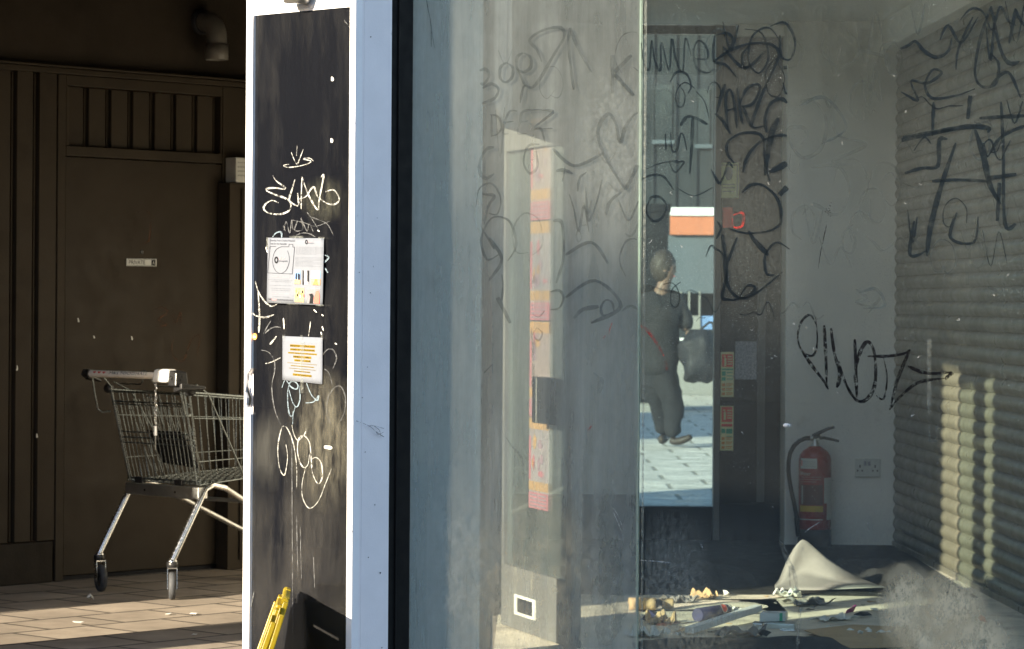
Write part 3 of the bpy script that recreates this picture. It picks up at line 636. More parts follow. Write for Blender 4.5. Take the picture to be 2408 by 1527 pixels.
for pts in ([(730, 20), (800, 5), (795, 90), (740, 100), (730, 40)], ): gtag(R5(pts), 5, 'tagred')
gtag(R5([(90, 760), (150, 800), (210, 880), (265, 975)]), 6, 'tagred'); gtag(R5([(268, 1010), (280, 1030), (284, 1070)]), 6, 'tagred')
gtag(R2([(1440, 750), (1425, 790), (1420, 830)]), 3, 'tagred'); gtag(R2([(1300, 1450), (1285, 1470), (1270, 1480)]), 3.5, 'tagred'); gtag(R2([(1395, 835), (1380, 855)]), 4, 'tagred')
k7 = .5
for pts, w_ in [([(1015, 30), (960, 200), (940, 350), (975, 408), (1038, 390), (1050, 300), (1010, 250)], 14), ([(1015, 30), (1045, 180), (1075, 270), (1110, 300), (1150, 290)], 18), ([(1130, 40), (1115, 130), (1100, 205)], 14), ([(1130, 40), (1150, 90), (1175, 125)], 12), ([(590, 230), (625, 215), (660, 195), (700, 240), (760, 270), (815, 240), (830, 180)], 16), ([(850, 330), (862, 230), (930, 80)], 10),
    ([(592, 432), (632, 455), (672, 470), (640, 382), (715, 392), (782, 345), (742, 328), (705, 400), (740, 462), (850, 450), (940, 418)], 12), ([(745, 480), (742, 560), (740, 640)], 14), ([(600, 645), (740, 622), (900, 597), (1000, 602), (1000, 625)], 20), ([(610, 815), (690, 790), (765, 780), (772, 660), (810, 655)], 18), ([(918, 450), (905, 560)], 16), ([(960, 556), (1060, 550), (1172, 545)], 20), ([(940, 610), (978, 730), (1010, 870), (1060, 960)], 24), ([(1062, 480), (1072, 700), (1080, 1050), (1132, 1052)], 18), ([(850, 672), (785, 860), (732, 1060), (712, 1205)], 22), ([(738, 852), (870, 846), (1005, 852)], 18), ([(1172, 592), (1065, 642), (1010, 720)], 18)]:
    gtag(R7(pts), w_*k7, 'tagdark')
for pts, w_ in [([(230, 180), (222, 245), (300, 318), (380, 275), (392, 205), (340, 150)], 14), ([(120, 480), (180, 472), (240, 560), (220, 690), (140, 742), (80, 690), (60, 610), (130, 600), (150, 640), (120, 680)], 16), ([(90, 180), (130, 230), (100, 310), (40, 320)], 12), ([(400, 240), (520, 270), (535, 330)], 14), ([(280, 490), (270, 560), (300, 640), (430, 680), (270, 760), (370, 775)], 14), ([(170, 790), (300, 785), (350, 900), (290, 1010), (180, 960), (130, 1010)], 14), ([(380, 1360), (430, 1400), (380, 1420), (450, 1440), (495, 1400), (440, 1470)], 12), ([(620, 1000), (640, 1100), (730, 1200)], 10), ([(900, 1240), (905, 1340)], 14), ([(1000, 1350), (1060, 1380), (1010, 1430)], 14)]:
    gtag(R7(pts), w_*k7, 'tagghost')
for pts, w_ in [([(1920, 765), (1905, 741), (1884, 758), (1876, 795), (1888, 828), (1912, 836), (1922, 805), (1918, 745)], 5), ([(1888, 830), (1915, 868), (1936, 895), (1948, 916)], 7), ([(1938, 765), (1942, 840), (1944, 905)], 8), ([(1954, 772), (1962, 830), (1975, 880), (1968, 912)], 9), ([(1972, 850), (1990, 905), (2015, 942), (2040, 938), (2058, 900), (2056, 830), (2040, 804), (2022, 830), (2010, 880), (2014, 925)], 8), ([(2010, 798), (2013, 870), (2015, 935)], 9), ([(2040, 838), (2085, 838), (2125, 832), (2140, 822)], 6), ([(2078, 842), (2086, 890), (2078, 938), (2060, 930)], 4), ([(2140, 822), (2112, 890), (2092, 965)], 7), ([(2135, 862), (2180, 878), (2238, 876)], 8), ([(2240, 876), (2222, 892)], 9), ([(2220, 890), (2160, 900), (2115, 935), (2092, 965)], 6)]:
    gtag(pts, w_, 'tagblack')
gtag([(1944, 528), (1938, 555), (1934, 575)], 3, 'tagblack'); gtag([(1932, 580), (1928, 605), (1924, 632)], 1.6, 'tagblack')
for i in range(14): x = 1940+rnd.random()*14; y = 472+rnd.random()*38; gtag([(x, y), (x+1.2, y+1), (x+2, y+2)], 2, 'tagblack', False)
for pts, w_ in [([(2150, 520), (2140, 600), (2180, 590)], 9), ([(2250, 500), (2235, 560), (2290, 570), (2300, 510)], 8), ([(2320, 420), (2390, 410)], 10), ([(2350, 430), (2345, 520)], 9), ([(2210, 95), (2230, 60), (2260, 100), (2300, 40)], 7), ([(2330, 200), (2370, 170), (2400, 230)], 8), ([(2120, 330), (2240, 305)], 12),
    ([(1700, 600), (1715, 680), (1760, 700), (1840, 640)], 8), ([(1700, 110), (1750, 160), (1800, 120)], 8)]: gtag(pts, w_*.8, 'tagdark')
for pts, w_ in [([(1150, 560), (1180, 610), (1150, 660)], 9), ([(1330, 600), (1390, 570), (1430, 620)], 9), ([(1170, 700), (1200, 760)], 8), ([(1300, 350), (1350, 390), (1420, 360)], 9), ([(1440, 130), (1440, 220)], 9), ([(1445, 170), (1485, 130)], 8), ([(1445, 175), (1490, 225)], 8), ([(1330, 700), (1400, 660), (1460, 720), (1390, 760)], 9), ([(1880, 250), (1940, 230), (1990, 300), (1930, 340)], 7), ([(2020, 690), (2060, 680), (2080, 720), (2030, 725)], 6)]: gtag(pts, w_, 'tagfaint')
r4 = random.Random(77)
for n_ in range(85):                                   # a thicket of thin old scribbles
    if r4.random() < .55: x, y = r4.uniform(1140, 1840), r4.uniform(60, 760)
    else: x, y = r4.uniform(1860, 2400), r4.uniform(40, 620)
    pts = []; a = r4.uniform(0, 6.28); sx = r4.uniform(10, 30); h_ = r4.uniform(18, 55)
    kind = r4.random()
    if .45 <= kind < .75: h_ *= 1.3; sx *= 1.6
    for i in range(r4.randint(4, 8) if kind < .45 or kind > .75 else r4.randint(3, 4)):
        if kind < .45: pts.append((x+h_*.6*cos(a+i*1.15)+i*sx*.25, y+h_*sin(a+i*1.15)))          # loops
        elif kind < .75: pts.append((x+i*sx*.55, y+(h_ if i % 2 else -h_)*r4.uniform(.4, 1)))      # up and down strokes
        else: pts.append((x+i*sx*.7, y+h_*.4*sin(i*1.3+a)+i*r4.uniform(-6, 6)))
    gtag(pts, r4.uniform(2.2, 5.5), ('tagghost' if 1850 < x < 2110 else r4.choice(('tagghost', 'tagfaint', 'tagdark', 'tagdark') if x > 1500 else ('tagghost', 'tagfaint'))))
# dried dirt, runs, scratches
def jag(poly, lv=4, amp=.13, seed=3):
    r2 = random.Random(seed)
    for _ in range(lv):
        out = []
        for i in range(len(poly)):
            a, c = poly[i], poly[(i+1) % len(poly)]; t = r2.uniform(-amp, amp); out += [a, ((a[0]+c[0])/2-(c[1]-a[1])*t, (a[1]+c[1])/2+(c[0]-a[0])*t)]
        poly = out
    return poly
def smear(side, m_, pts):
    pts = jag(pts)
    mb = tags[(side, m_)]; mb.add([GS(x, y, .0085) for x, y in pts], [tuple(range(len(pts)))], False)
smear('A', 'dirtgrey', R3([(1380, 440), (1425, 440), (1440, 560), (1452, 700), (1482, 760), (1490, 900), (1512, 1050), (1500, 1400), (1440, 1500), (1345, 1500), (1340, 1100), (1348, 900), (1325, 640), (1360, 540)]))
for x, y0, y1, w_ in ((1110, 760, 1120, 10), (1115, 1120, 1240, 4)): gtag(R2([(x, y0), (x+6, (y0+y1)/2), (x+4, y1)]), w_*k, 'dirtgrey')
gtag(R2([(1300, 1085), (1330, 1100), (1352, 1130)]), 4, 'dirtgrey'); gtag(R2([(1355, 1120), (1362, 1160), (1348, 1230)]), 13, 'dirtgrey'); gtag(R2([(890, 780), (905, 1000), (900, 1200)]), 5, 'dirtgrey')
gtag(R3([(1345, 950), (1330, 1060), (1302, 1120), (1310, 1200)]), 5, 'dirtgrey'); gtag(R3([(720, 90), (760, 150), (830, 240), (840, 400)]), 4, 'dirtgrey'); gtag(R3([(780, 180), (770, 420)]), 4, 'dirtgrey')
gtag(R3([(1440, 565), (1480, 620), (1530, 750)]), 1.6, 'tagwhite'); gtag(R3([(1445, 590), (1500, 720), (1520, 790)]), 1.6, 'tagwhite')
for pts, w_ in [([(110, 975), (112, 1080), (108, 1160)], 12), ([(108, 1180), (120, 1280), (122, 1380)], 7), ([(345, 500), (350, 700), (338, 900), (345, 1050)], 8), ([(330, 1240), (320, 1400), (310, 1527)], 8), ([(450, 1000), (455, 1200), (462, 1240)], 5)]: gtag(R3(pts), w_*k, 'tagghost')
gtag(R1([(180, 0), (190, 60), (205, 130), (212, 200), (212, 320)]), 1.6, 'tagdark'); gtag(R1([(205, 130), (215, 210), (235, 330)]), 1.3, 'tagdark')
for pts, w_ in (([(1832, 1270), (1842, 1290), (1852, 1318), (1868, 1350), (1874, 1385)], 11), ([(1874, 1380), (1882, 1420), (1878, 1470), (1876, 1530)], 8), ([(1850, 1310), (1856, 1340), (1858, 1384)], 4)): gtag(pts, w_, 'dirtgrey')
gtag([(1505.8, 1318), (1540, 1320), (1575, 1324)], 3, 'tagwhite'); gtag([(1508, 1340), (1525, 1390), (1535, 1410)], 4, 'dirtgrey'); gtag([(1893, 1252), (1905, 1242), (1928, 1228)], 2.6, 'tagwhite'); gtag([(2040, 1230), (2042, 1250)], 4, 'dirtgrey')
mb = tags[('B', 'tape')]
for (x0, y0, x1, y1) in ((2180, 797, 2190, 975), (2184, 998, 2187, 1039), (2184, 1036, 2203, 1040), (2200, 998, 2203, 1040)): mb.add([GS(x, y) for x, y in ((x0, y0), (x1, y0), (x1, y1), (x0, y1))], [(0, 1, 2, 3)], False)
for i in range(50):
    x = 1515+rnd.random()*880; y = 150+rnd.random()*1250; gtag([(x, y), (x+rnd.uniform(-4, 4), y+rnd.uniform(1, 5)), (x+rnd.uniform(-6, 6), y+rnd.uniform(-3, 8))], rnd.uniform(.8, 1.8), 'tagwhite', False)
NM = {'tagghost': 'rubbed_graffiti', 'tagfaint': 'faded_graffiti', 'tagdark': 'dark_graffiti', 'tagblack': 'black_graffiti', 'tagred': 'red_graffiti', 'dirtgrey': 'dried_paste', 'tape': 'tape_strip', 'tagwhite': 'scratch'}
for (side, m_), mb in tags.items():
    if mb.v: obj(NM[m_], mb, m_, pa if side == 'A' else pb)
def dust(px, py, rx, rz_, al, colr, sc_, name='dirt_patch', e=.0085, st=(1, 1, .75)):
    pn, fr, lim = (pa, GA, (0, uA)) if px < 1503 else (pb, GB, (.02, uB)); k_ = len(M)
    c_ = fr.hit(px, py, e); uu = (c_-fr.o).dot(fr.d); rel = c_-pn.location
    M['dust%d' % k_] = softfilm('dust_patch', colr, al, sc_, rel, (rx, rx, rz_), st, (.30, .55) if name == 'dirt_crust' else (.36, .72))
    lo, hi = max(lim[0]+.004, uu-rx), min(lim[1], uu+rx); zl = max(.03, c_.z-rz_)
    g = MB(); g.quad(fr.p(lo, zl, e), fr.p(hi, zl, e), fr.p(hi, c_.z+rz_, e), fr.p(lo, c_.z+rz_, e)); obj(name, g, 'dust%d' % k_, pn)
TAN = (.70, .59, .40); GRY = (.46, .47, .42)
dust(2200, 1455, .26, .20, 1.0, TAN, 30, 'dirt_crust', .0085); dust(2240, 1440, .17, .15, .9, TAN, 60, 'dirt_crust', .0092); dust(2130, 1420, .14, .16, .9, TAN, 45, 'dirt_crust', .0089); dust(2290, 1510, .22, .13, .8, TAN, 22, 'dirt_crust', .0096)
dust(1570, 1370, .20, .28, .38, GRY, 70, e=.0088); dust(1700, 1330, .34, .22, .12, GRY, 90, e=.0093); dust(1640, 1480, .30, .16, .45, TAN, 55, e=.0097); dust(1760, 700, .30, .55, .12, GRY, 120, e=.0086); dust(1770, 330, .26, .5, .12, GRY, 130, e=.0082); dust(2260, 420, .45, .5, .10, GRY, 130, e=.0084); dust(2000, 1250, .3, .2, .12, GRY, 90, e=.0099)
dust(1250, 1380, .34, .36, .55, TAN, 18, e=.0088); dust(1420, 1330, .16, .34, .55, GRY, 34, e=.0082); dust(1080, 1330, .16, .34, .5, GRY, 26, e=.0092); dust(1180, 1150, .10, .4, .5, GRY, 24, e=.0094, st=(1, 1, .08)); dust(1380, 1050, .22, .5, .4, GRY, 20, e=.0086, st=(1, 1, .06)); dust(1290, 650, .3, .6, .3, GRY, 16, e=.0084, st=(1, 1, .08)); dust(1450, 330, .2, .4, .35, GRY, 60, e=.009)
# small white plug in lamp stuck on the glass
c = GB.hit(1849, 1001, .014)
cap = thing('bulb', 'tiny white capsule bulb with two pins stuck on the glass left of the extinguisher', 'bulb', c)
ax = GB.d
g = MB(); g.lathe(c-ax*.012, ax, [(0, .002), (.001, .005), (.005, .0075), (.018, .0075), (.023, .006), (.024, .003)], 18); obj('capsule', g, 'tag', cap)
g = MB()
for dz in (-.0028, .0028): g.tube([c+ax*.011+Vector((0, 0, dz)), c+ax*.022+Vector((0, 0, dz))], .001, 6)
g.tube([c+ax*.022+Vector((0, 0, -.0028)), c+ax*.022+Vector((0, 0, .0028))], .001, 6)
obj('pin', g, 'tag', cap)
g = MB(); text(g, 'CE', lambda s, t: c+ax*s+Vector((0, 0, -t))+GB.n*.0081, -.002, -.003, .006, .003); obj('lettering', g, 'greyink', cap)

# ------------------------------------------------------------------ passage: brown wall, door, fittings
W = Fr(-2.2, 14.6, .682, .731)
u = lambda px, py=800: W.uz(px, py)[0]
z = lambda px, py: W.uz(px, py)[1]
u0, u1 = -2.7, 3.2
zr1, zr0 = z(0, 139), z(0, 163)
uJ = u(131); uD0, uD1 = u(152), u(518); uK = u(570); uP = u(124)
wall = thing('panelled_wall', 'dark brown wall of the sheltered passage with upright ribbed cladding left of the door', 'wall', W.p(0, 0))
g = MB(); g.box(W, u0, u1, zr1-.005, 3.12, -.3, -.02); obj('upper_wall', g, 'brownwall', wall)
g = MB(); g.box(W, u0, u1, zr0+.03, zr1-.008, -.2, .03); g.box(W, u0, u1, zr0, zr0+.028, -.2, .012); obj('rail', g, 'brown', wall, .004)
g = MB(); zb = z(60, 1275)
gro = [(u(22), u(37)), (u(75), u(90))]
k = u(37)-u(22); st_ = gro[1][0]-gro[0][0]
edges = [uJ]
for a in [gro[1][0]-i*st_ for i in range(0, 12)]: edges += [a+k, a]
edges.append(u0)
for i in range(0, len(edges)-1, 2): g.box(W, edges[i+1], edges[i]-.002, zb, zr0, -.05, 0)
for i in range(1, len(edges)-2, 2):      # hollow between two boards with a small bead
    g.box(W, edges[i+1]+.0005, edges[i]-.0005, zb, zr0-.004, -.05, -.028); m_ = (edges[i]+edges[i+1])/2; g.box(W, m_-.004, m_+.004, zb, zr0-.006, -.028, -.014)
obj('cladding', g, 'brown', wall, .003)
g = MB(); g.box(W, u0, uP, 0, zb-.004, -.05, .012); obj('plinth', g, 'plinth', wall, .006)
g = MB(); g.box(W, uP+.002, uJ-.002, 0, zb-.004, -.05, -.012); obj('base_board', g, 'plinth', wall)
ztD = z(152, 369); zv0, zv1 = z(158, 343), z(158, 201)
g = MB(); g.box(W, uJ+.002, uD0-.004, 0, zr0-.003, -.05, .006); g.box(W, uD1+.004, uK, 0, zr0-.003, -.05, .006); g.box(W, uK+.004, u1, 0, zr0-.003, -.05, -.004)
g.box(W, uD0-.002, uD1+.002, ztD+.006, zv0, -.05, .004); g.box(W, uD0-.002, uD1+.002, zv1, zr0-.003, -.05, .004)
g.box(W, uD0-.002, u(158), zv0+.001, zv1-.001, -.05, .003); g.box(W, u(515), uD1+.002, zv0+.001, zv1-.001, -.05, .003)
obj('door_frame', g, 'brown', wall, .003)
g = MB(); g.box(W, u(158)+.001, u(515)-.001, zv0+.002, zv1-.002, -.06, -.045)
vu0, vu1 = u(158), u(515); nb = 7; bw = (vu1-vu0)/nb
for i in range(nb): g.box(W, vu0+i*bw+.004, vu0+(i+1)*bw-bw*.24, zv0+.004, zv1-.004, -.044, -.022); g.box(W, vu0+(i+1)*bw-bw*.15, vu0+(i+1)*bw-bw*.10, zv0+.004, zv1-.004, -.044, -.030)
obj('vent_panel', g, 'brown', wall, .003)
g = MB(); g.box(W, u0, u1, -.02, .022, -.05, -.014); obj('sill', g, 'skirt', wall)
door = thing('door', 'wide flush brown door in the dark passage carrying a small white sign', 'door', W.p((uD0+uD1)/2, 0))
g = MB(); g.box(W, uD0, uD1, .025, ztD, -.045, 0); obj('leaf', g, 'brown2', door, .002)
for a, b_ in ((450, 503), (814, 864), (1183, 1235)):
    g = MB(); zz0, zz1 = z(519, b_), z(519, a); g.tube([W.p(uD1+.002, zz0, .012), W.p(uD1+.002, zz1, .012)], .010, 10); obj('hinge', g, 'brown', door)
g = MB()
for (x, y, l) in ((183, 748, 10), (220, 790, 6), (309, 791, 9)): g = MB(); stroke(g, [(x, y), (x+1.5, y+l*.5), (x+2, y+l)], 3.5, lambda a, c: W.hit(a, c, .002)); obj('chipped_spot', g, 'labelw', door)
g = MB()
for pts in ([(360, 730), (380, 722), (395, 735), (372, 752), (392, 765), (365, 768)], [(405, 725), (412, 760), (424, 735), (425, 765)], [(410, 790), (404, 830), (430, 850), (450, 800), (470, 790), (462, 840)], [(315, 502), (350, 500), (352, 560), (335, 575)]): stroke(g, pts, 3, lambda a, c: W.hit(a, c, .0015))
obj('scratched_tag', g, 'oldtag' if 'oldtag' in M else 'tagfaintbrown', door) if False else None
M['oldtag'] = film('faded_red_marker', (.20, .09, .05), .5, 30); obj('faded_tag', g, 'oldtag', door)
g = MB(); stroke(g, [(40, 860), (41, 866), (39, 872)], 3.5, lambda a, c: W.hit(a, c, .003)); stroke(g, [(86, 1020), (87, 1024), (87, 1030)], 3.5, lambda a, c: W.hit(a, c, .003)); obj('chipped_spot', g, 'labelw', wall)
g = MB(); g.lathe(W.hit(333, 593, .0), W.n, [(0, .011), (.003, .011), (.004, .008)], 14); obj('lock_cover', g, 'plastic', door)
# PRIVATE sign
su0, sz1 = W.uz(297, 608); su1, sz0 = W.uz(367, 627)
sg = thing('sign', 'small white sign reading PRIVATE on the brown door', 'sign', W.p((su0+su1)/2, (sz0+sz1)/2))
g = MB(); g.box(W, su0, su1, sz0, sz1, .0005, .004); obj('plate', g, 'labelw', sg)
sw, sh_ = su1-su0, sz1-sz0
surfW = lambda s, t: W.p(su0+s*sw, sz1-t*sh_, .0052)
g = MB(); text(g, 'PRIVATE', surfW, .07, .24, .61, .76)
rect(g, surfW, .015, .05, .985, .10); rect(g, surfW, .015, .90, .985, .95); obj('lettering', g, 'ink', sg)
g = MB(); rect(g, surfW, .82, .16, .96, .86); obj('emblem', g, 'ink', sg); g = MB(); surfW2 = lambda s, t: W.p(su0+s*sw, sz1-t*sh_, .0062); text(g, 'A', surfW2, .86, .28, .925, .74); obj('lettering', g, 'labelw', sg)
# pipe elbow
pd = W.hit(478, 52); n_ = W.n
pp = [pd-n_*.02]; R_ = .085
for i in range(7): a = i*pi/12; pp.append(pd+n_*(.02+R_*sin(a))+Vector((0, 0, -R_*(1-cos(a)))))
pp.append(pp[-1]+Vector((0, 0, -.04)))
pe = thing('pipe', 'short pale elbow pipe sticking out of the brown wall above the door', 'pipe', pd)
g = MB(); g.tube(pp, .052, 20, False); obj('elbow', g, 'pipe', pe)
g = MB(); e = pp[-1]; g.lathe(e, (0, 0, -1), [(-.005, .054), (-.004, .060), (.075, .060), (.076, .054), (.07, .050), (.0, .050)], 22); obj('collar', g, 'pipe', pe)
g = MB(); g.lathe(pd, n_, [(-.02, .066), (.004, .066), (.006, .056)], 22); obj('flange', g, 'rubber', pe)
# boxed duct and small notice box next to the door
Wd = 0.10
bx0, bz = W.uz(541, 430, Wd); bx1 = W.uz(556, 430, Wd)[0]
du = thing('boxed_duct', 'upright brown boxed duct right of the door, below a small pale box', 'duct', W.p(bx0, 0))
g = MB(); g.box(W, bx0, bx1+.25, 0, bz, 0.007, Wd); obj('casing', g, 'brown', du, .004)
g = MB(); g.box(W, bx1+.03, bx1+.05, .05, bz-.03, Wd+.001, Wd+.012); obj('cover_strip', g, 'brown2', du)
q0, q1 = W.uz(555, 428, .09), W.uz(586, 372, .09)
bb = thing('notice_box', 'small pale box with faint printed lines beside the column top of the brown duct', 'box', W.p(q0[0], q0[1]))
g = MB(); g.box(W, q0[0], q1[0]+.05, bz+.004, q1[1], .008, .09); obj('case', g, 'labelw', bb, .004)
g = MB()
for i in range(4): text(g, 'please keep this area clear', lambda s, t: W.p(q0[0]+.01+s*.06, q1[1]-.02-t*.012-i*.022, .0915), 0, 0, 1, 1)
obj('lettering', g, 'greyink', bb)
# unseen brick piers, added to cut the sun in the passage
def pier(u_, o_, du_, do_, label, m_='brickred'):
    q = [UO(u_-du_, o_-do_), UO(u_+du_, o_-do_), UO(u_+du_, o_+do_), UO(u_-du_, o_+do_)]
    q = q[::-1]; g = MB(); g.prism(q, 0, 3.115); c = UO(u_, o_)
    return tag(obj('brick_pier', g, m_, None, org=(c[0], c[1], 0)), label, 'pier')
pier(6.75, -9.36, .12, .26, 'slim red brick pier standing free left of the passage opening')
pier(6.75, -11.28, .2, .64, 'broad red brick pier at the left end of the brown wall')

# litter on the paving
def scrap(px, py, r, name, label, m_, cat='litter', h=.02, grp=None):
    c = G(px, py); g = MB(); n = 6
    vs = [c+Vector((cos(k*2*pi/n)*r*rnd.uniform(.6, 1.2), sin(k*2*pi/n)*r*rnd.uniform(.6, 1.2), .003+h*rnd.random())) for k in range(n)]+[c+Vector((0, 0, h))]
    g.add(vs, [(k, (k+1) % n, n) for k in range(n)], False)
    o = obj(name, g, m_, None, org=c, solid=.002); return tag(o, label, cat, grp)
scrap(212, 1412, .022, 'paper_scrap', 'white crumpled scrap in the shade in front of the left trolley wheel', 'labelw', h=.03)
scrap(184, 1470, .024, 'paper_scrap', 'white scrap at the left end of the sunlit paving', 'labelw', h=.015)
scrap(395, 1447, .018, 'paper_scrap', 'pale scrap on the sunlit paving below the right trolley wheel', 'labelw', h=.006)
scrap(455, 1446, .022, 'paper_scrap', 'pale flake on the sunlit paving beside the column foot', 'labelw', h=.006)
scrap(457, 1495, .014, 'paper_scrap', 'pale flake lowest on the paving near the column', 'labelw', h=.006)

# ------------------------------------------------------------------ shopping trolley
B0 = Vector((-1.64, 14.05, 0)); FW = Vector((.682, .731, 0)); RT = Vector((.731, -.682, 0))
T = lambda f, r, zz: B0+FW*f+RT*r+Vector((0, 0, zz))
cart = thing('shopping_trolley', 'wire shopping trolley with cream handle parked in the dark passage', 'trolley', B0)
g = MB(); g.tube([T(-.185, -.315, 1.03), T(-.185, .19, 1.03)], .0165, 16); handle = obj('handle', g, 'cream', cart)
g = MB(); g.tube([T(-.185, -.365, 1.022), T(-.185, -.355, 1.03), T(-.185, -.315, 1.03)], [.017, .022, .022], 14); g.tube([T(-.185, -.34, 1.02), T(-.11, -.335, .995)], [.02, .008], 8); obj('end_cap', g, 'plastic', handle)
hs = lambda s, t: T(-.185, -.29+s*.43, 1.03)+(-FW*sin(1.15-t*1.0)*.0172*0+Vector((0, 0, 0)))+(-FW*cos(.95-t*.9)+Vector((0, 0, 1))*sin(.95-t*.9))*.0174
g = MB(); text(g, 'M&S FOODHALL', hs, .30, .05, .95, .95); obj('lettering', g, 'ink', handle)
g = MB()
for i in range(3):
    c0 = .02+i*.08
    hp = [(0.5+.5*(16*sin(a)**3)/16, .5-.5*(13*cos(a)-5*cos(2*a)-2*cos(3*a)-cos(4*a))/16) for a in [k*2*pi/20 for k in range(20)]]
    g.add([hs(c0+x*.055, .05+y*.9) for x, y in hp], [tuple(range(20))], False)
obj('heart_print', g, 'redink', handle)
g = MB()
g.hexa([T(-.225, .17, 1.0), T(-.225, .285, 1.0), T(-.145, .285, 1.0), T(-.145, .17, 1.0), T(-.215, .175, 1.062), T(-.215, .28, 1.062), T(-.15, .28, 1.062), T(-.15, .175, 1.062)])
lock = obj('coin_lock', g, 'tag', cart, .014)
g = MB(); g.hexa([T(-.222, .287, .985), T(-.222, .345, .985), T(-.145, .345, .985), T(-.145, .287, .985), T(-.215, .287, 1.058), T(-.215, .34, 1.05), T(-.15, .34, 1.05), T(-.15, .287, 1.058)])
g.hexa([T(-.2, .30, .955), T(-.2, .36, .97), T(-.05, .36, .97), T(-.05, .30, .955), T(-.2, .30, .99), T(-.2, .36, 1.0), T(-.05, .36, .985), T(-.05, .30, .975)])
obj('lock_body', g, 'plastic', lock, .006)
g = MB(); g.lathe(T(-.224, .31, 1.025), -FW, [(0, .008), (.003, .008)], 14); obj('rivet', g, 'chrome', lock)
g = MB(); cp = T(-.232, .215, .995)
for i in range(14):
    c = cp+Vector((0.002*sin(i*2), 0, -.0135*i-.008)); a_ = RT if i % 2 else FW
    g.tube([c+a_*.0045*cos(k*pi/4)+Vector((0, 0, .0095*sin(k*pi/4))) for k in range(9)], .0016, 5, False)
chain = obj('chain', g, 'chrome', lock)
g = MB(); c = cp+Vector((0, 0, -.20)); g.hexa([c+RT*a+FW*d_+Vector((0, 0, h)) for h in (-.04, .005) for a, d_ in ((-.009, -.004), (.009, -.004), (.009, .004), (-.009, .004))]); obj('key_holder', g, 'tag', chain, .003)
g = MB(); g.hexa([c+RT*a+FW*d_+Vector((0, 0, h)) for h in (-.105, -.041) for a, d_ in ((-.003, -.001), (.003, -.001), (.003, .001), (-.003, .001))]); obj('key', g, 'steel', chain)
# basket
def rimpt(f, r_sign): 
    t = (f+.09)/.94; return T(f, r_sign*(.288-.07*t), .955-.07*t)
def flrpt(f, r_sign):
    t = f/.8; return T(f, r_sign*(.262-.07*t), .52+.05*t)
WR = .0022
g = MB()
for s in (-1, 1):
    g.tube([rimpt(-.09+.094*i, s) for i in range(11)], .0065, 8)
    for h in (.25, .72): g.tube([rimpt(-.08+.9*i/8, s)*h+flrpt(.01+.78*i/8, s)*(1-h) for i in range(9)], .0028, 6)
    for i in range(1, 20): 
        f = i/20; g.tube([rimpt(-.09+.94*f, s), flrpt(.0+.8*f, s)+Vector((0, 0, .012)), flrpt(.0+.8*f, s)-RT*s*.02], WR, 6)
    g.tube([flrpt(.8*i/6, s) for i in range(7)], .0045, 6)
    g.tube([T(-.06, s*.30, .99), rimpt(.03, s), flrpt(.30, s)+RT*s*.006], .0045, 7)
for i in range(1, 16):
    t = i/16; g.tube([flrpt(.8*t, -1), flrpt(.8*t, 1)], WR, 5)
for i in range(12):
    t = i/11; a = flrpt(0, -1)*(1-t)+flrpt(0, 1)*t; c = flrpt(.8, -1)*(1-t)+flrpt(.8, 1)*t; d_ = rimpt(.85, -1)*(1-t)+rimpt(.85, 1)*t; g.tube([a, c, d_], WR, 5)
g.tube([rimpt(.85, -1), rimpt(.85, 1)], .0055, 7)
for h in (.3, .65): g.tube([rimpt(.85, -1)*h+flrpt(.8, -1)*(1-h), rimpt(.85, 1)*h+flrpt(.8, 1)*(1-h)], .0034, 6)
obj('basket', g, 'wire', cart)
def gate(t, r): return T(-.09+.10*t, r*(.285-.025*t), .955-.435*t)    # t 0 top .. 1 bottom
g = MB()
g.tube([gate(0, -1), gate(1, -1), gate(1, 1), gate(0, 1)], .0048, 8)
for s in (-1, 1):
    g.tube([gate(-.02, s*.93)-FW*.01, gate(1, s*.93)-FW*.01], .0042, 8)
for t, r_ in ((0.02, .0055), (.13, .0045), (.16, .0034), (.46, .0036), (.52, .0042), (.58, .0034), (.97, .0055)): g.tube([gate(t, -1)-FW*.004, gate(t, 1)-FW*.004], r_, 7)
for i in range(1, 19):
    r = -1+2*i/19; t0 = .16 if i % 3 else .02; g.tube([gate(t0, r)-FW*.007, gate(1, r)-FW*.007], WR, 6)
for i in range(1, 12):
    r = -.95+1.7*i/12; g.tube([gate(.10, r)+FW*.05, gate(.9, r+.05)+FW*.10], .0024, 5)
for r0 in (-.08, .05):                          # wire hoops along the top and bottom
    g.tube([gate(.3, r0)-FW*.01, gate(.08, r0)-FW*.012, gate(.055, r0+.06)-FW*.012, gate(.08, r0+.12)-FW*.012, gate(.3, r0+.12)-FW*.01], WR, 6)
for s in (-1, 1):                               # handle brackets
    g.tube([T(-.18, s*.31, 1.01), T(-.16, s*.315, .93), T(-.14, s*.315, .86), T(-.125, s*.30, .845), T(-.085, s*.29, .85)], .0045, 7)
    g.tube([T(-.16, s*.26, 1.02), T(-.1, s*.27, .97), T(-.09, s*.28, .95)], .004, 7)
g.tube([T(-.12, -.17, .985), T(-.125, -.02, .985), T(-.13, 0, 1.0), T(-.15, .01, 1.045), T(-.15, .04, 1.05), T(-.13, .07, 1.0), T(-.125, .09, .98), T(-.12, .22, .98), T(-.1, .26, .97), T(-.09, .27, .94)], .0036, 7)
obj('rear_gate', g, 'wire', cart)
for s in (-1, 1):
    g = MB(); g.lathe(gate(-.01, s*1.04)-RT*.022, RT, [(0, .014), (.01, .022), (.034, .022), (.044, .014)], 14); obj('gate_pivot', g, 'plastic', cart)
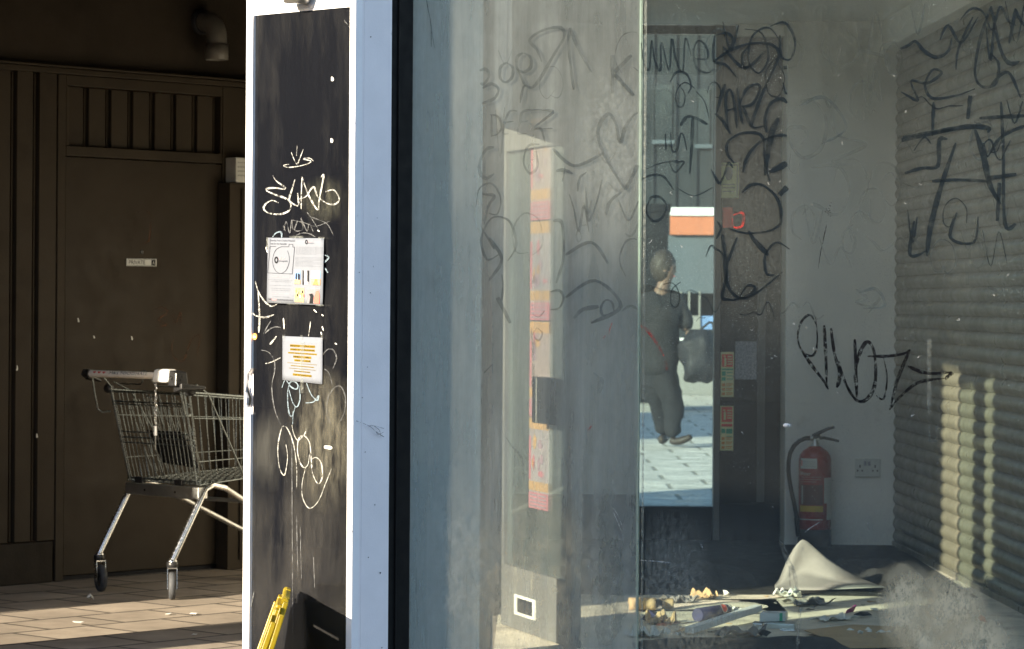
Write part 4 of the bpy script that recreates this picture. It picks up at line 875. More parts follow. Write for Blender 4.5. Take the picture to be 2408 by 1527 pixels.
for r_ in (-.62, .48):
    g = MB(); c = gate(.99, r_)-FW*.016; g.hexa([c+RT*a+FW*d_+Vector((0, 0, h)) for h in (-.013, .016) for a, d_ in ((-.028, -.012), (.028, -.012), (.028, .012), (-.028, .012))]); obj('gate_clip', g, 'plastic', cart, .004)
g = MB(); 
sf = lambda a, t, o=0: gate(t, a)+FW*(.055+o)
g.hexa([sf(-.42, .50), sf(.42, .50), sf(.42, .50, .02), sf(-.42, .50, .02), sf(-.52, .44), sf(.44, .44), sf(.44, .44, .02), sf(-.52, .44, .02)])
g.hexa([sf(-.36, .80, .03), sf(.62, .84, .03), sf(.62, .84, .036), sf(-.36, .80, .036), sf(-.44, .48), sf(.46, .48), sf(.46, .48, .006), sf(-.44, .48, .006)])
obj('child_seat', g, 'plastic', cart, .004)
# frame plate, legs, rails
g = MB(); g.hexa([T(-.012, -.265, .455), T(-.012, .265, .455), T(.045, .265, .455), T(.045, -.265, .455), T(-.012, -.265, .508), T(-.012, .265, .508), T(.045, .265, .508), T(.045, -.265, .508)])
pl_ = obj('frame_plate', g, 'steel', cart, .003)
for r in (-.12, .10): g = MB(); g.lathe(T(-.013, r, .48), -FW, [(0, .006), (.0015, .006)], 12); obj('bolt_hole', g, 'plastic', pl_)
for s in (-1, 1):
    p0 = T(-.167, s*.265, .178); p1 = T(.03, s*.265, .50)
    g = MB(); g.tube([p0, p0*.25+p1*.75, p1, T(.08, s*.262, .518), T(.16, s*.258, .50)], .0155, 14); obj('leg', g, 'chrome', cart)
    g = MB(); g.tube([T(.16, s*.258, .50), T(.24, s*.25, .46), T(.66, s*.2, .26), T(.80, s*.19, .215)], .0135, 12); obj('chassis_rail', g, 'steel', cart)
g = MB(); g.tube([T(.3, -.24, .43), T(.3, .24, .43)], .010, 10); obj('cross_bar', g, 'steel', cart)
def castor(c, d):
    d = d.normalized(); s_ = Vector((-d.y, d.x, 0)); top = Vector((c.x, c.y, 0))
    root = obj('castor', MB().lathe(top+Vector((0, 0, .148)), (0, 0, 1), [(0, .024), (.004, .027), (.022, .027), (.026, .022)], 18), 'plastic', cart)
    g = MB(); g.lathe(top+Vector((0, 0, .174)), (0, 0, 1), [(0, .022), (.006, .022), (.008, .017)], 18)
    for k in (-1, 1):
        a = top+s_*k*.0215; b_ = top-d*.022+s_*k*.0215
        g.hexa([b_+d*x+s_*y+Vector((0, 0, 0.05)) for x, y in ((-.014, -.0015), (.014, -.0015), (.014, .0015), (-.014, .0015))]+[a+d*x+s_*y+Vector((0, 0, .148)) for x, y in ((-.024, -.0015), (.024, -.0015), (.024, .0015), (-.024, .0015))])
    g.hexa([top+d*x+s_*y+Vector((0, 0, hh)) for hh in (.142, .147) for x, y in ((-.026, -.023), (.026, -.023), (.026, .023), (-.026, .023))])
    obj('fork', g, 'chrome', root)
    wc = top-d*.022+Vector((0, 0, .064))
    g = MB(); g.lathe(wc-s_*.016, s_, [(0, .045), (.001, .056), (.005, .0625), (.016, .064), (.027, .0625), (.031, .056), (.032, .045), (.030, .04), (.002, .04)], 32); g.cur = 1; g.lathe(wc-s_*.013, s_, [(0, .02), (0, .042), (.026, .042), (.026, .02), (.028, .012), (-.002, .012)], 20)
    obj('wheel', g, ['tyre', 'plastic'], root)
castor(T(-.167, -.265, 0), Vector((-.45, .9, 0))); castor(T(-.167, .265, 0), Vector((-.10, 1, 0)))
castor(T(.80, -.19, 0), FW); castor(T(.80, .19, 0), FW)

# ------------------------------------------------------------------ yellow folding sign at the column foot
top = P.hit(689, 1376, .012)
bot = Vector((top.x-.135, top.y-.02, .0))
sign = thing('floor_sign', 'folded yellow plastic floor sign leaning against the foot of the black panel', 'floor sign', bot)
wd = Vector((.06, -1, 0)).normalized()           # across the board, towards the camera
def leaf(ofs, bofs, name, zcut):
    t0 = top+Vector((ofs, 0, zcut)); b0 = bot+Vector((bofs, 0, 0)); ax_ = (t0-b0).normalized(); L = (t0-b0).length
    nrm = ax_.cross(wd).normalized(); nrm = nrm if nrm.x < 0 else -nrm
    Wd_ = .46; th = .017
    prof = [(0, 0), (0, .05), (.035, .06), (.05, .10), (.05, L-.10), (.035, L-.04), (.05, L-.012), (.09, L), (Wd_-.09, L), (Wd_-.05, L-.012), (Wd_-.035, L-.04), (Wd_-.05, L-.10), (Wd_-.05, .10), (Wd_-.035, .06), (Wd_, .05), (Wd_, 0), (Wd_-.05, 0), (Wd_-.07, .03), (.07, .03), (.05, 0)]
    f = lambda a, h, e: b0+wd*a+ax_*h+nrm*e
    # outer frame with a hand slot cut near the top
    y0, y1, x0, x1 = L-.085, L-.045, .14, .32
    g = MB()
    def cell(a0, a1, h0, h1): g.hexa([f(a0, h0, 0), f(a1, h0, 0), f(a1, h0, th), f(a0, h0, th), f(a0, h1, 0), f(a1, h1, 0), f(a1, h1, th), f(a0, h1, th)])
    cell(.035, x0, .03, L-.012); cell(x1, Wd_-.035, .03, L-.012); cell(x0, x1, .03, y0); cell(x0, x1, y1, L-.004); cell(.07, x0, L-.012, L); cell(x1, Wd_-.07, L-.012, L)
    cell(0, .05, 0, .05); cell(Wd_-.05, Wd_, 0, .05); cell(.015, .035, .05, L-.05); cell(Wd_-.035, Wd_-.015, .05, L-.05)
    # raised ribs on both edges
    for a in (.022, Wd_-.034): 
        g.hexa([f(a+da, h, e) for h in (.04, L-.03) for da, e in ((0, th), (.012, th), (.012, th+.006), (0, th+.006))])
    return obj(name, g, 'yellow', sign, .004)
leaf(-.004, -.012, 'board', -.004); leaf(-.028, -.046, 'board', -.028)
g = MB(); a0 = top+wd*.05+Vector((-.02, 0, -.012)); g.tube([a0, a0+wd*.36], .011, 10); obj('hinge', g, 'yellow', sign)

# ------------------------------------------------------------------ shop: pier behind the glass, side wall with open door
xl, xr = S(967, 712, 10.2).x, S(1120, 712, 10.2).x
g = MB(); g.prism([(xl, 10.2), (xr, 10.2), (xr+.015, 10.5), (xl, 10.5)], 0, 3.0)
tag(obj('pier', g, 'pier', None, org=(xl, 10.2, 0), bevel=.004), 'wide pale grey pier standing right behind the hazy glass', 'pier')
g = MB(); a = Sd.p(uf+.005, 0, -.06); g.prism([(a.x-.03, a.y), (a.x, a.y), (xl-.002, 10.2), (xl-.06, 10.2)], 0, 3.0)
tag(obj('return_wall', g, 'black', None, org=(xl, 9.9, 0)), 'dark narrow return between the window post and the pale pier', 'wall')
sw_ = thing('side_wall', 'dull side wall of the shop between pale pier and brown passage wall with a doorway', 'wall', (-.07, 11.0, 0))
g = MB(); g.prism([(xr-.06, 10.502), (xr+.012, 10.502), (-.076, 11.62), (-.13, 11.62)], 0, 3.0); obj('near_wall', g, 'framed', sw_)
g = MB(); g.prism([(-.10, 13.46), (-.025, 13.46), (.0, 17.3), (-.12, 17.3)], 0, 3.0); obj('far_wall', g, 'wallgrey', sw_)
g = MB(); g.prism([(-.13, 11.622), (-.076, 11.622), (-.03, 13.458), (-.10, 13.458)], 2.16, 3.0); obj('door_head', g, 'wallgrey', sw_)
g = MB(); g.prism([(-.13, 11.622), (-.069, 11.622), (-.067, 11.66), (-.13, 11.66)], 0, 2.158); obj('jamb', g, 'frame', sw_, .004)
g = MB(); g.prism([(-.095, 13.38), (-.018, 13.38), (-.018, 13.458), (-.095, 13.458)], 0, 2.158); obj('jamb', g, 'framed', sw_, .004)
g = MB(); g.prism([(-.06, 12.73), (-.045, 12.73), (-.045, 13.378), (-.06, 13.378)], .002, 2.158); obj('sidelight', g, 'glassclean', sw_)
# open glazed door
hx, hy, fx, fy = -.018, 12.69, .262, 11.81
D = Fr(hx, hy, fx-hx, fy-hy); DL = sqrt((fx-hx)**2+(fy-hy)**2)
dr = thing('glazed_door', 'open aluminium framed glass door with letter plate and pink posters inside the shop', 'door', (hx, hy, 0))
g = MB(); TH = .022
g.box(D, 0, .022, .01, 2.12, -TH, TH); obj('stile', g, 'framed', dr, .004)
g = MB(); g.box(D, DL-.07, DL, .01, 2.12, -TH, TH); obj('stile', g, 'framed', dr, .004)
lu0, lz1 = D.uz(1213, 1404, TH); lu1, lz0 = D.uz(1261, 1452, TH)
lzc = (lz0+lz1)/2; lh = .042; lz0, lz1 = lzc-lh, lzc+lh
g = MB(); g.box(D, .024, DL-.072, .01, .27, -TH, TH); obj('bottom_rail', g, 'framed', dr, .003)
g = MB(); g.box(D, .024, DL-.072, 2.02, 2.12, -TH, TH); obj('top_rail', g, 'framed', dr, .003)
g = MB(); g.box(D, .024, DL-.072, .272, 2.018, -.003, .003); obj('glazing', g, 'glassdoor', dr)
# letter plate
g = MB(); fw = .012; e0, e1 = TH+.001, TH+.008
for a, c, p0, p1 in ((lu0, lu1, lz1-fw, lz1), (lu0, lu1, lz0, lz0+fw), (lu0, lu0+fw*2.6, lz0+fw, lz1-fw), (lu1-fw*2.6, lu1, lz0+fw, lz1-fw)): g.box(D, a, c, p0, p1, e0, e1)
lp = obj('letter_plate', g, 'labelw', dr)
g = MB(); g.box(D, lu0+fw*2.6, lu1-fw*2.6, lz0+fw, lz1-fw, TH+.0005, TH+.003); obj('flap', g, 'ink', lp)
bu0, bz1 = D.uz(1262, 886, TH+.04); bu1, bz0 = D.uz(1331, 1003, TH+.04)
g = MB(); g.box(D, bu0, bu1, bz0, bz1, TH+.002, TH+.06); lb = obj('lock_box', g, 'plastic', dr, .003)
g = MB(); g.box(D, bu0+.06, bu0+.066, bz0+.003, bz1-.003, TH+.061, TH+.063); obj('edge_strip', g, 'frame', lb)
# posters on the door glass
pu0, pu1 = D.uz(1246, 760, .006)[0], D.uz(1291, 760, .006)[0]
ys = [330, 521, 757, 985, 1202]; tops = [D.uz(1268, y, .006)[1] for y in ys]
for i in range(4):
    za, zb_ = tops[i], tops[i+1]+.006
    if i == 0: za = zb_+.42
    lab = ['pink and pale poster topmost of the strip on the open glass door', 'pale pink poster second from the top of the strip on the glass door', 'orange topped poster above the black lock box on the glass door', 'pink poster lowest of the strip below the black lock box'][i]
    ps = lambda s, t, e=0: D.p(pu0+(pu1-pu0)*s, za-(za-zb_)*t, .005+e)
    po = thing('poster', lab, 'poster', ps(.5, .5), 'posters pasted on the glass door')
    g = MB(); g.grid(lambda s, t: ps(s, 1-t), 4, 6); obj('sheet', g, 'posterpale' if i % 2 else 'poster', po)
    p1 = lambda s, t: ps(s, t, .0012); p2 = lambda s, t: ps(s, t, .0022)
    g = MB(); rect(g, p1, 0, 0, 1, .12); obj('band', g, 'posterorange', po); g = MB(); rect(g, p1, 0, .70, 1, .80); obj('band', g, 'posterorange', po)
    g = MB(); rect(g, p1, 0, .82, 1, 1.0); obj('band', g, 'posterpink', po); g = MB(); rect(g, p1, 0, .2, .1, .68); obj('band', g, 'posterpink', po)
    rp_ = random.Random(40+i)
    for k_ in range(9):
        x_, y_ = rp_.uniform(.2, .8), rp_.uniform(.14, .66); rw, rh = rp_.uniform(.05, .2), rp_.uniform(.02, .1); n = 9
        g = MB(); g.add([p2(min(.97, x_+rw*cos(k*2*pi/n)*rp_.uniform(.6, 1.1)), y_+rh*sin(k*2*pi/n)*rp_.uniform(.6, 1.1)) for k in range(n)], [tuple(range(n))], False)
        obj('print', g, ('posterdark', 'posterpink', 'posterpale', 'posterorange', 'posterdark')[(k_+i) % 5], po)
    g = MB()
    for r in range(4): rect(g, p2, .08, .84+.04*r, .92, .86+.04*r)
    obj('print', g, 'posterdark', po)

# ------------------------------------------------------------------ back of the shop
YB = 17.3
bx = lambda px: S(px, 712, YB).x
back = thing('back_wall', 'dim back wall of the shop with dark graffiti panel and tall glazed opening', 'wall', (.5, YB, 0))
g = MB(); g.prism([(-.02, YB), (bx(1502), YB), (bx(1502), YB+.12), (-.02, YB+.12)], 0, 3.0); obj('plaster', g, 'wallgrey', back)
g = MB(); g.prism([(bx(1502)+.002, YB+.02), (bx(1680)-.002, YB+.02), (bx(1680)-.002, YB+.1), (bx(1502)+.002, YB+.1)], 2.95, 3.0); obj('head', g, 'darkpanel', back)
g = MB(); g.prism([(bx(1680), YB-.02), (bx(1694), YB-.02), (bx(1694), YB+.1), (bx(1680), YB+.1)], 0, 3.0); obj('post', g, 'frame2', back, .004) if 'frame2' in M else None
M['frame2'] = mat('dim_brown_post', (.16, .15, .14), .6, .1, 6, stretch=(1, 1, .2)); obj('post', g, 'frame2', back, .004)
g = MB(); g.prism([(bx(1694)+.002, YB), (1.75, YB), (1.75, YB+.1), (bx(1694)+.002, YB+.1)], 0, 3.0); obj('dark_panel', g, 'darkpanel', back)
g = MB(); g.prism([(bx(1782), YB-.012), (bx(1800), YB-.012), (bx(1800), YB-.002), (bx(1782), YB-.002)], .23, 1.5); obj('cover_strip', g, 'framed', back)
g = MB(); g.prism([(.0, YB-.02), (bx(1502), YB-.02), (bx(1502), YB-.002), (.0, YB-.002)], 0, .27); g.prism([(bx(1694)+.002, YB-.02), (1.6, YB-.02), (1.6, YB-.002), (bx(1694)+.002, YB-.002)], 0, .22); g.prism([(bx(1502)+.002, YB+.0), (bx(1680)-.002, YB+.0), (bx(1680)-.002, YB+.08), (bx(1502)+.002, YB+.08)], 0, .20); obj('skirting', g, 'skirt', back)
g = MB(); g.prism([(bx(1502)+.002, YB+.03), (bx(1680)-.002, YB+.03), (bx(1680)-.002, YB+.04), (bx(1502)+.002, YB+.04)], .202, 2.948); obj('glazing', g, 'glassback', back)
BK = Fr(0, YB-.003, 1, 0)
def flat(name, label, cat, x0, y0, x1, y1, m_, e=.004, fr=None):
    fr = fr or BK; a = fr.uz(x0, y0); c = fr.uz(x1, y1)
    t = thing(name, label, cat, fr.p((a[0]+c[0])/2, (a[1]+c[1])/2, e))
    g = MB(); g.box(fr, a[0], c[0], c[1], a[1], .001, e); obj('sheet', g, m_, t)
    return t, (lambda s, q, ee=.0015: fr.p(a[0]+(c[0]-a[0])*s, a[1]+(c[1]-a[1])*q, e+ee))
def safety(x0, y0, x1, y1, label, first):
    t, sf_ = flat('safety_sign', label, 'safety sign', x0, y0, x1, y1, 'sticker')
    g = MB()
    if first: rect(g, sf_, .08, .05, .92, .33); 
    else: rect(g, sf_, .08, .02, .92, .36); rect(g, sf_, .08, .40, .92, .46)
    obj('print', g, 'stred', t)
    s2 = lambda s, q: sf_(s, q, .003)
    g = MB(); rect(g, s2, .26, .14, .42, .31); rect(g, s2, .30, .09, .36, .14); rect(g, s2, .2, .08, .34, .10)
    for r in range(4): rect(g, s2, .52, .09+r*.055, .86, .115+r*.055)
    obj('symbol', g, 'sticker', t)
    g = MB(); y_ = .40 if first else .48; rect(g, sf_, .04, y_-.03, .96, y_) if first else None; rect(g, sf_, .08, y_+.03, .38, y_+.13); rect(g, sf_, .08, y_+.16, .38, y_+.24) if first else rect(g, sf_, .45, y_+.03, .92, y_+.12)
    for r in range(3): rect(g, sf_, .46, y_+.05+r*.07, .92, y_+.07+r*.07)
    obj('print', g, 'stgreen', t)
    g = MB()
    for r in range(3): rect(g, sf_, .10, .70+r*.10, .34, .76+r*.10); rect(g, sf_, .42, .70+r*.10, .92, .72+r*.10); rect(g, sf_, .42, .74+r*.10, .85, .755+r*.10)
    obj('print', g, 'orangeink', t)
safety(1695, 828, 1725, 934, 'upper red and green extinguisher sign on the dark panel', True)
safety(1694, 955, 1724, 1060, 'lower red and green extinguisher sign on the dark panel', False)
flat('paper_notice', 'dim grey sheet of paper hanging on the dark panel right of the safety signs', 'paper', 1729, 803, 1779, 893, 'mono')
t, sf_ = flat('banknote_print', 'faded yellow green banknote print stuck high on the dark panel', 'print', 1690, 383, 1737, 466, 'noteprint') if 'noteprint' in M else (None, None)
M['noteprint'] = mat('faded_note_paper', (.60, .62, .34), .7, .15, 30)
t, sf_ = flat('banknote_print', 'faded yellow green banknote print stuck high on the dark panel', 'print', 1690, 383, 1737, 466, 'noteprint')
g = MB(); n = 16; g.add([sf_(.5+.2*cos(k*2*pi/n), .3+.2*sin(k*2*pi/n)) for k in range(n)], [tuple(range(n))], False); rect(g, sf_, .06, .05, .94, .08); rect(g, sf_, .06, .05, .1, .95); rect(g, sf_, .9, .05, .94, .95)
for r in range(3): rect(g, sf_, .2, .6+r*.1, .8, .63+r*.1)
obj('print', g, 'render', t)
flat('red_label', 'small plain red label on the dark panel below the banknote print', 'label', 1700, 488, 1722, 536, 'stred')
g = MB(); a = S(1735, 50, 17.15); c = S(1980, 70, 17.15); g.prism([(a.x, 17.2), (c.x, 17.2), (c.x, YB-.005), (a.x, YB-.005)], 2.93, 2.998)
tag(obj('trunking', g, 'wallwhite', None, org=(a.x, 17.2, 2.9), bevel=.004), 'pale cable trunking under the ceiling above the dark panel', 'trunking')
# white pillar with socket
p0, p1 = S(1848, 712, 17.0).x, S(2108, 712, 17.0).x
g = MB(); g.prism([(p0, 17.0), (p1, 17.0), (p1+.006, 17.15), (2.6, 17.15), (2.6, 17.45), (p0, 17.45)], 0, 3.0)
pil = tag(obj('pillar', g, 'wallwhite', None, org=((p0+p1)/2, 17.0, 0), bevel=.006), 'off white plastered pillar behind the fire extinguisher', 'pillar')
PF = Fr(0, 17.0, 1, 0)
a = PF.uz(2010, 1078); c = PF.uz(2069, 1122)
so = thing('double_socket', 'white double wall socket low on the off white pillar', 'socket', PF.p((a[0]+c[0])/2, (a[1]+c[1])/2))
g = MB(); g.box(PF, a[0], c[0], c[1], a[1], .001, .011); obj('plate', g, 'labelw', so, .003)
fs_ = lambda s, q: PF.p(a[0]+(c[0]-a[0])*s, a[1]+(c[1]-a[1])*q, .0122)
g = MB()
for sx in (.2, .8):
    rect(g, fs_, sx-.025, .36, sx+.025, .50); rect(g, fs_, sx-.12, .62, sx-.06, .70); rect(g, fs_, sx+.06, .62, sx+.12, .70)
obj('pin_hole', g, 'ink', so)
for sx in (.40, .56):
    g = MB(); x0 = a[0]+(c[0]-a[0])*sx; g.box(PF, x0-.008, x0+.008, a[1]-.042, a[1]-.016, .012, .016); obj('switch', g, 'mono', so, .001)
# shutter and its box
s0 = Vector((2.2, 17.0, 0)); s1 = Vector((2.37, 11.32, 0))
SH = Fr(s0.x, s0.y, s1.x-s0.x, s1.y-s0.y); SL = (s1-s0).length
shu = thing('roller_shutter', 'pale roller shutter of bowed slats striped with sunlight on the right', 'shutter', SH.p(0, 0))
g = MB(); ph = .0722
for i in range(39):
    z0 = .03+i*ph; prof = [(z0+ph*t, .004+.0135*sin(pi*min(1, t/.9))) for t in [k/8*.9 for k in range(9)]]+[(z0+ph*.93, -.003), (z0+ph, -.003)]
    vs = [SH.p(u_, zz, o_) for u_ in (-.28, SL) for zz, o_ in prof]; n = len(prof)
    g.add(vs, [(k, k+1, n+k+1, n+k) for k in range(n-1)], True)
obj('curtain', g, 'shutter', shu)
g = MB(); g.box(SH, 0, SL, 0, .035, -.02, .022); obj('bottom_bar', g, 'shutter', shu, .003)
g = MB(); g.box(SH, -.3, SL, 2.83, 3.0, -.1, .10); obj('box', g, 'ceil', shu, .004)
g = MB(); g.box(SH, -.4, SL, 0, 3.1, -.25, -.12); tag(obj('shutter_wall', g, 'render', None, org=SH.p(0, 0)), 'blank wall behind the roller shutter', 'wall')
# fire extinguisher
XD = 16.84; ec = S(1919, 712, XD); ec.z = 0
ex = thing('fire_extinguisher', 'red fire extinguisher with black hose standing against the off white pillar', 'fire extinguisher', ec)
zz = lambda py: S(1919, py, XD).z
zsh, ztop, zbt = zz(1068), zz(1051), zz(1245)
R0 = .092
g = MB(); g.lathe(ec, (0, 0, 1), [(zbt, R0-.002), (zbt+.01, R0), (zsh-.03, R0), (zsh-.005, R0*.93), (zsh+.018, R0*.75), (ztop-.004, R0*.45), (ztop+.004, .03)], 40); body = obj('cylinder', g, 'red', ex)
g = MB(); g.lathe(ec, (0, 0, 1), [(0, R0-.004), (.004, R0+.003), (zbt, R0+.003), (zbt+.004, R0-.004)], 40); obj('base_ring', g, 'rubber', ex)
g = MB(); g.lathe(ec, (0, 0, 1), [(ztop, .024), (ztop+.02, .024), (ztop+.022, .018), (ztop+.045, .018)], 20); obj('neck_ring', g, 'steel', ex)
X = lambda px, py, dd=0: S(px, py, XD+dd)
g = MB(); g.hexa([X(1908, 1034, -.016), X(1930, 1034, -.016), X(1930, 1034, .016), X(1908, 1034, .016), X(1909, 1022, -.014), X(1928, 1020, -.014), X(1928, 1020, .014), X(1909, 1022, .014)])
for th in (-.009, .009):
    g.tube([X(1912, 1026, th), X(1925, 1019, th), X(1945, 1009.5, th), X(1962, 1004.5, th)], [.013, .011, .009, .008], 8); g.tube([X(1920, 1031, th), X(1938, 1030, th), X(1958, 1034, th), X(1973, 1038, th)], [.009, .009, .0085, .008], 8)
obj('valve_handle', g, 'plastic', ex, .002)
g = MB(); g.tube([X(px, py, dd) for px, py, dd in ((1912, 1032, 0), (1903, 1030.5, -.01), (1893, 1031.5, -.02), (1880, 1037, -.03), (1867, 1049, -.03), (1858, 1066, -.03), (1854.5, 1085, -.03), (1854, 1105, -.03), (1856.5, 1130, -.03), (1861, 1155, -.03), (1868, 1185, -.03), (1873, 1215, -.03), (1876, 1240, -.03))], .0125, 12); obj('hose', g, 'rubber', ex)
g = MB(); g.tube([X(1873.5, 1218, -.03), X(1876.5, 1262, -.03)], [.016, .012], 10); obj('nozzle', g, 'plastic', ex)
g = MB(); g.tube([X(1905, 1030.5, -.01), X(1912, 1031, -.01)], .015, 10); g.lathe(X(1924, 1034, -.018), (0, -1, 0), [(0, .008), (.006, .008)], 12); obj('fitting', g, 'steel', ex)
def band(px0, px1, py0, py1, m_, name='label_band', e=.0012, parent=body):
    a0 = math.asin(max(-1, min(1, (S(px0, 712, XD).x-ec.x)/R0))); a1 = math.asin(max(-1, min(1, (S(px1, 712, XD).x-ec.x)/R0))); t, b_ = zz(py0), zz(py1)
    sf_ = lambda s, q: Vector((ec.x+(R0+e)*sin(a0+(a1-a0)*s), ec.y-(R0+e)*cos(a0+(a1-a0)*s), t+(b_-t)*q))
    if m_: g = MB(); g.grid(lambda s, q: sf_(s, 1-q), 8, 1); obj(name, g, m_, parent)
    return sf_
f1_ = band(1884.5, 1920, 1077, 1101, 'labelw'); f2_ = band(1884.5, 1920, 1077, 1101, None, e=.002)
g = MB()
for r in range(3): text(g, 'fire protection', f2_, .2, .25+r*.22, .92, .37+r*.22)
obj('lettering', g, 'greyink', body)
g = MB(); rect(g, f2_, .06, .2, .14, .75); obj('print', g, 'stred', body)
g = MB(); text(g, 'Water', band(1884, 1906, 1108, 1117, None), 0, 0, 1, 1)
tx = band(1886, 1932, 1119, 1136, None)
for r in range(3): text(g, 'for use on paper wood and textile fires', tx, 0, r*.33, .95-.2*(r == 2), r*.33+.2)
obj('lettering', g, 'labelw', body)
band(1884, 1934, 1139, 1186, 'labeld'); tx = band(1887, 1930, 1141, 1184, None, e=.002)
g = MB()
for r in range(6): rect(g, tx, .12, .05+r*.16, .6+.3*((r*7) % 3)/3, .085+r*.16)
rect(g, tx, 0, 0, .06, 1); obj('lettering', g, 'labelw', body)
band(1884, 1935, 1188, 1202, 'labely'); band(1883, 1934, 1219, 1221, 'labelw'); 
tx = band(1888, 1932, 1189, 1201, None, e=.002); g = MB()
for r in range(3): rect(g, tx, 0, .12+r*.3, .95, .24+r*.3)
obj('lettering', g, 'labeld', body)
band(1937, 1955.5, 1122, 1182, 'labelw'); band(1944, 1955.5, 1182, 1221, 'labelw'); tx = band(1939, 1955, 1138, 1180, None, e=.002); g = MB()
for r in range(5): rect(g, tx, 0, r*.2, .9, r*.2+.05)
obj('lettering', g, 'stgreen', body)

# ------------------------------------------------------------------ litter on the shop floor
def sheet3(name, label, cat, polys, m_, th=.004):
    g = MB()
    for p in polys: g.add(p, [tuple(range(len(p)))], False)
    c = polys[0][0]; return tag(obj(name, g, m_, None, org=(c.x, c.y, 0), solid=th), label, cat)
d0, d1 = 14.32, 14.55
prof_ = [(1822, 1376), (1832, 1364), (1851, 1318), (1868, 1288), (1880, 1273), (1888, 1269), (1898, 1273), (1915, 1288), (1947, 1315), (1985, 1340), (2022, 1360), (2055, 1373), (2084, 1382)]
def boardf(a, t):
    x = 1822+262*a; k_ = max(i for i in range(len(prof_)-1) if prof_[i][0] <= x+1e-6); (xa, ya), (xb, yb) = prof_[k_], prof_[min(k_+1, len(prof_)-1)]
    yt = ya+(yb-ya)*((x-xa)/max(1e-6, xb-xa)); yb_ = 1385+3*sin(5*a); fold = .34
    d_ = d0-.1+(.34*t/fold*.5 if t < fold else .17+.12*(t-fold))+.03*sin(6*a+2*t)+.02*sin(13*a-4*t)
    return S(x, yb_+(yt-yb_)*t+2.0*sin(9*a)*t*(1-t), d_)
g = MB(); g.grid(boardf, 48, 14); tag(obj('board', g, 'cardgrey', None, org=(boardf(.5, 0).x, boardf(.5, 0).y, 0), solid=.004), 'bent grey board peaked like a tent on the shop floor below the extinguisher', 'board')
def heap(name, label, cat, px0, px1, py, h, dep, m_, seed, grp=None):
    r2 = random.Random(seed); a = G(px0, py); c = G(px1, py); w_ = (c-a); 
    ph = [r2.random()*6 for _ in range(6)]
    def fn(s, t):
        e = max(0, 1-abs(2*s-1)**3)*max(0, 1-abs(2*t-1)**2.5)
        zz_ = h*e*(.55+.25*sin(7*s+ph[0])*sin(5*t+ph[1])+.16*sin(13*s+ph[2]+3*t)*cos(9*t+ph[3])+.06*sin(23*s+ph[4])*sin(17*t+ph[5]))
        return a+w_*s+Vector((0, dep*t, max(.004, zz_)))
    g = MB(); g.grid(fn, 60, 24); return tag(obj(name, g, m_, None, org=(a+w_*.5)), label, cat, grp)
heap('cloth_heap', 'low heap of dark cloth on the shop floor left of the grey board', 'cloth heap', 1512, 1800, 1388, .13, 1.0, 'darkcloth', 3)
heap('cloth_heap', 'low dark heap between grey board and roller shutter', 'cloth heap', 1960, 2190, 1372, .12, .9, 'darkcloth', 8)
heap('dark_sheet', 'flat crumpled dark sheet nearest the glass on the shop floor', 'sheet', 1490, 2130, 1560, .05, .85, 'darkcloth', 12)
heap('floor_dust', 'loose grit', 'grit', 1500, 1850, 1440, .012, .55, 'floor_in', 5)
bpy.data.objects['floor_dust'].name = 'grit'; gr = bpy.data.objects['grit']; gr['kind'] = 'stuff'; gr['label'] = 'loose grit scattered over the sunlit shop floor'
g = MB(); g.prism([(-.03, 14.12), (.5, 14.04), (1.2, 14.10), (2.2, 14.0), (2.2, 17.28), (-.02, 17.28)], .0045, .009); struct(obj('carpet', g, 'carpet'))  # back half of the floor coloured dark for its shade and dirt
# patterned packet
def pillow(c00, c10, c11, c01, th, n=14):
    def fn(s, t):
        p = (c00*(1-s)+c10*s)*(1-t)+(c01*(1-s)+c11*s)*t
        e = (1-abs(2*s-1)**3)*(1-abs(2*t-1)**2); return p+Vector((0, 0, th*e*(.8+.25*sin(9*s+4*t))))
    return fn
d = 12.75
pk = thing('packet', 'crumpled food packet with yellow and red print on the shop floor', 'packet', G(1560, 1500))
fn = pillow(S(1484, 1508, d-.1), S(1560, 1512, d-.15), S(1647, 1462, d+.15), S(1488, 1474, d+.1), .05)
g = MB(); g.grid(fn, 16, 10); obj('bag', g, 'packet', pk)
f3 = lambda s, t: fn(s, t)+Vector((0, -.004, .004))
g = MB(); g.grid(lambda a, c: f3(.05+.5*a, .45+.35*c), 6, 4); obj('print', g, 'yelink', pk)
g = MB(); g.grid(lambda a, c: f3(.02+.35*a, .08+.3*c), 6, 4); obj('print', g, 'stred', pk)
f4 = lambda s, t: fn(s, t)+Vector((0, -.006, .007))
g = MB(); g.grid(lambda a, c: f4(.0+.98*a, .86+.12*c), 10, 2); obj('print', g, 'labelw', pk)
sheet3('folded_card', 'folded dark blue card standing behind the food packet', 'card', [[S(1497, 1466, 12.95), S(1527, 1436, 12.95), S(1560, 1464, 12.95)], [S(1527, 1436, 12.95), S(1545, 1440, 13.1), S(1572, 1462, 13.1), S(1560, 1464, 12.95)]], 'purple')
cn = thing('can', 'dark purple cylindrical carton with red round emblem lying on the shop floor', 'can', G(1680, 1490))
a = S(1640, 1475, 12.9); c = S(1708, 1461, 13.1); ax = (c-a).normalized(); a.z = c.z = .031; rr = .03
g = MB(); g.lathe(a, c-a, [(0, rr*.9), (.003, rr), ((c-a).length-.004, rr), ((c-a).length, rr*.9)], 28); obj('tube', g, 'purple', cn)
g = MB(); g.lathe(c, c-a, [(-.006, rr+.001), (.004, rr+.001), (.005, rr*.8)], 28); obj('rim', g, 'labelw', cn)
side = Vector((-ax.y, ax.x, 0)); side = side if side.y < 0 else -side
def cs(ang, h, e): return a+ax*h+(side*cos(ang)+Vector((0, 0, 1))*sin(ang))*(rr+e)
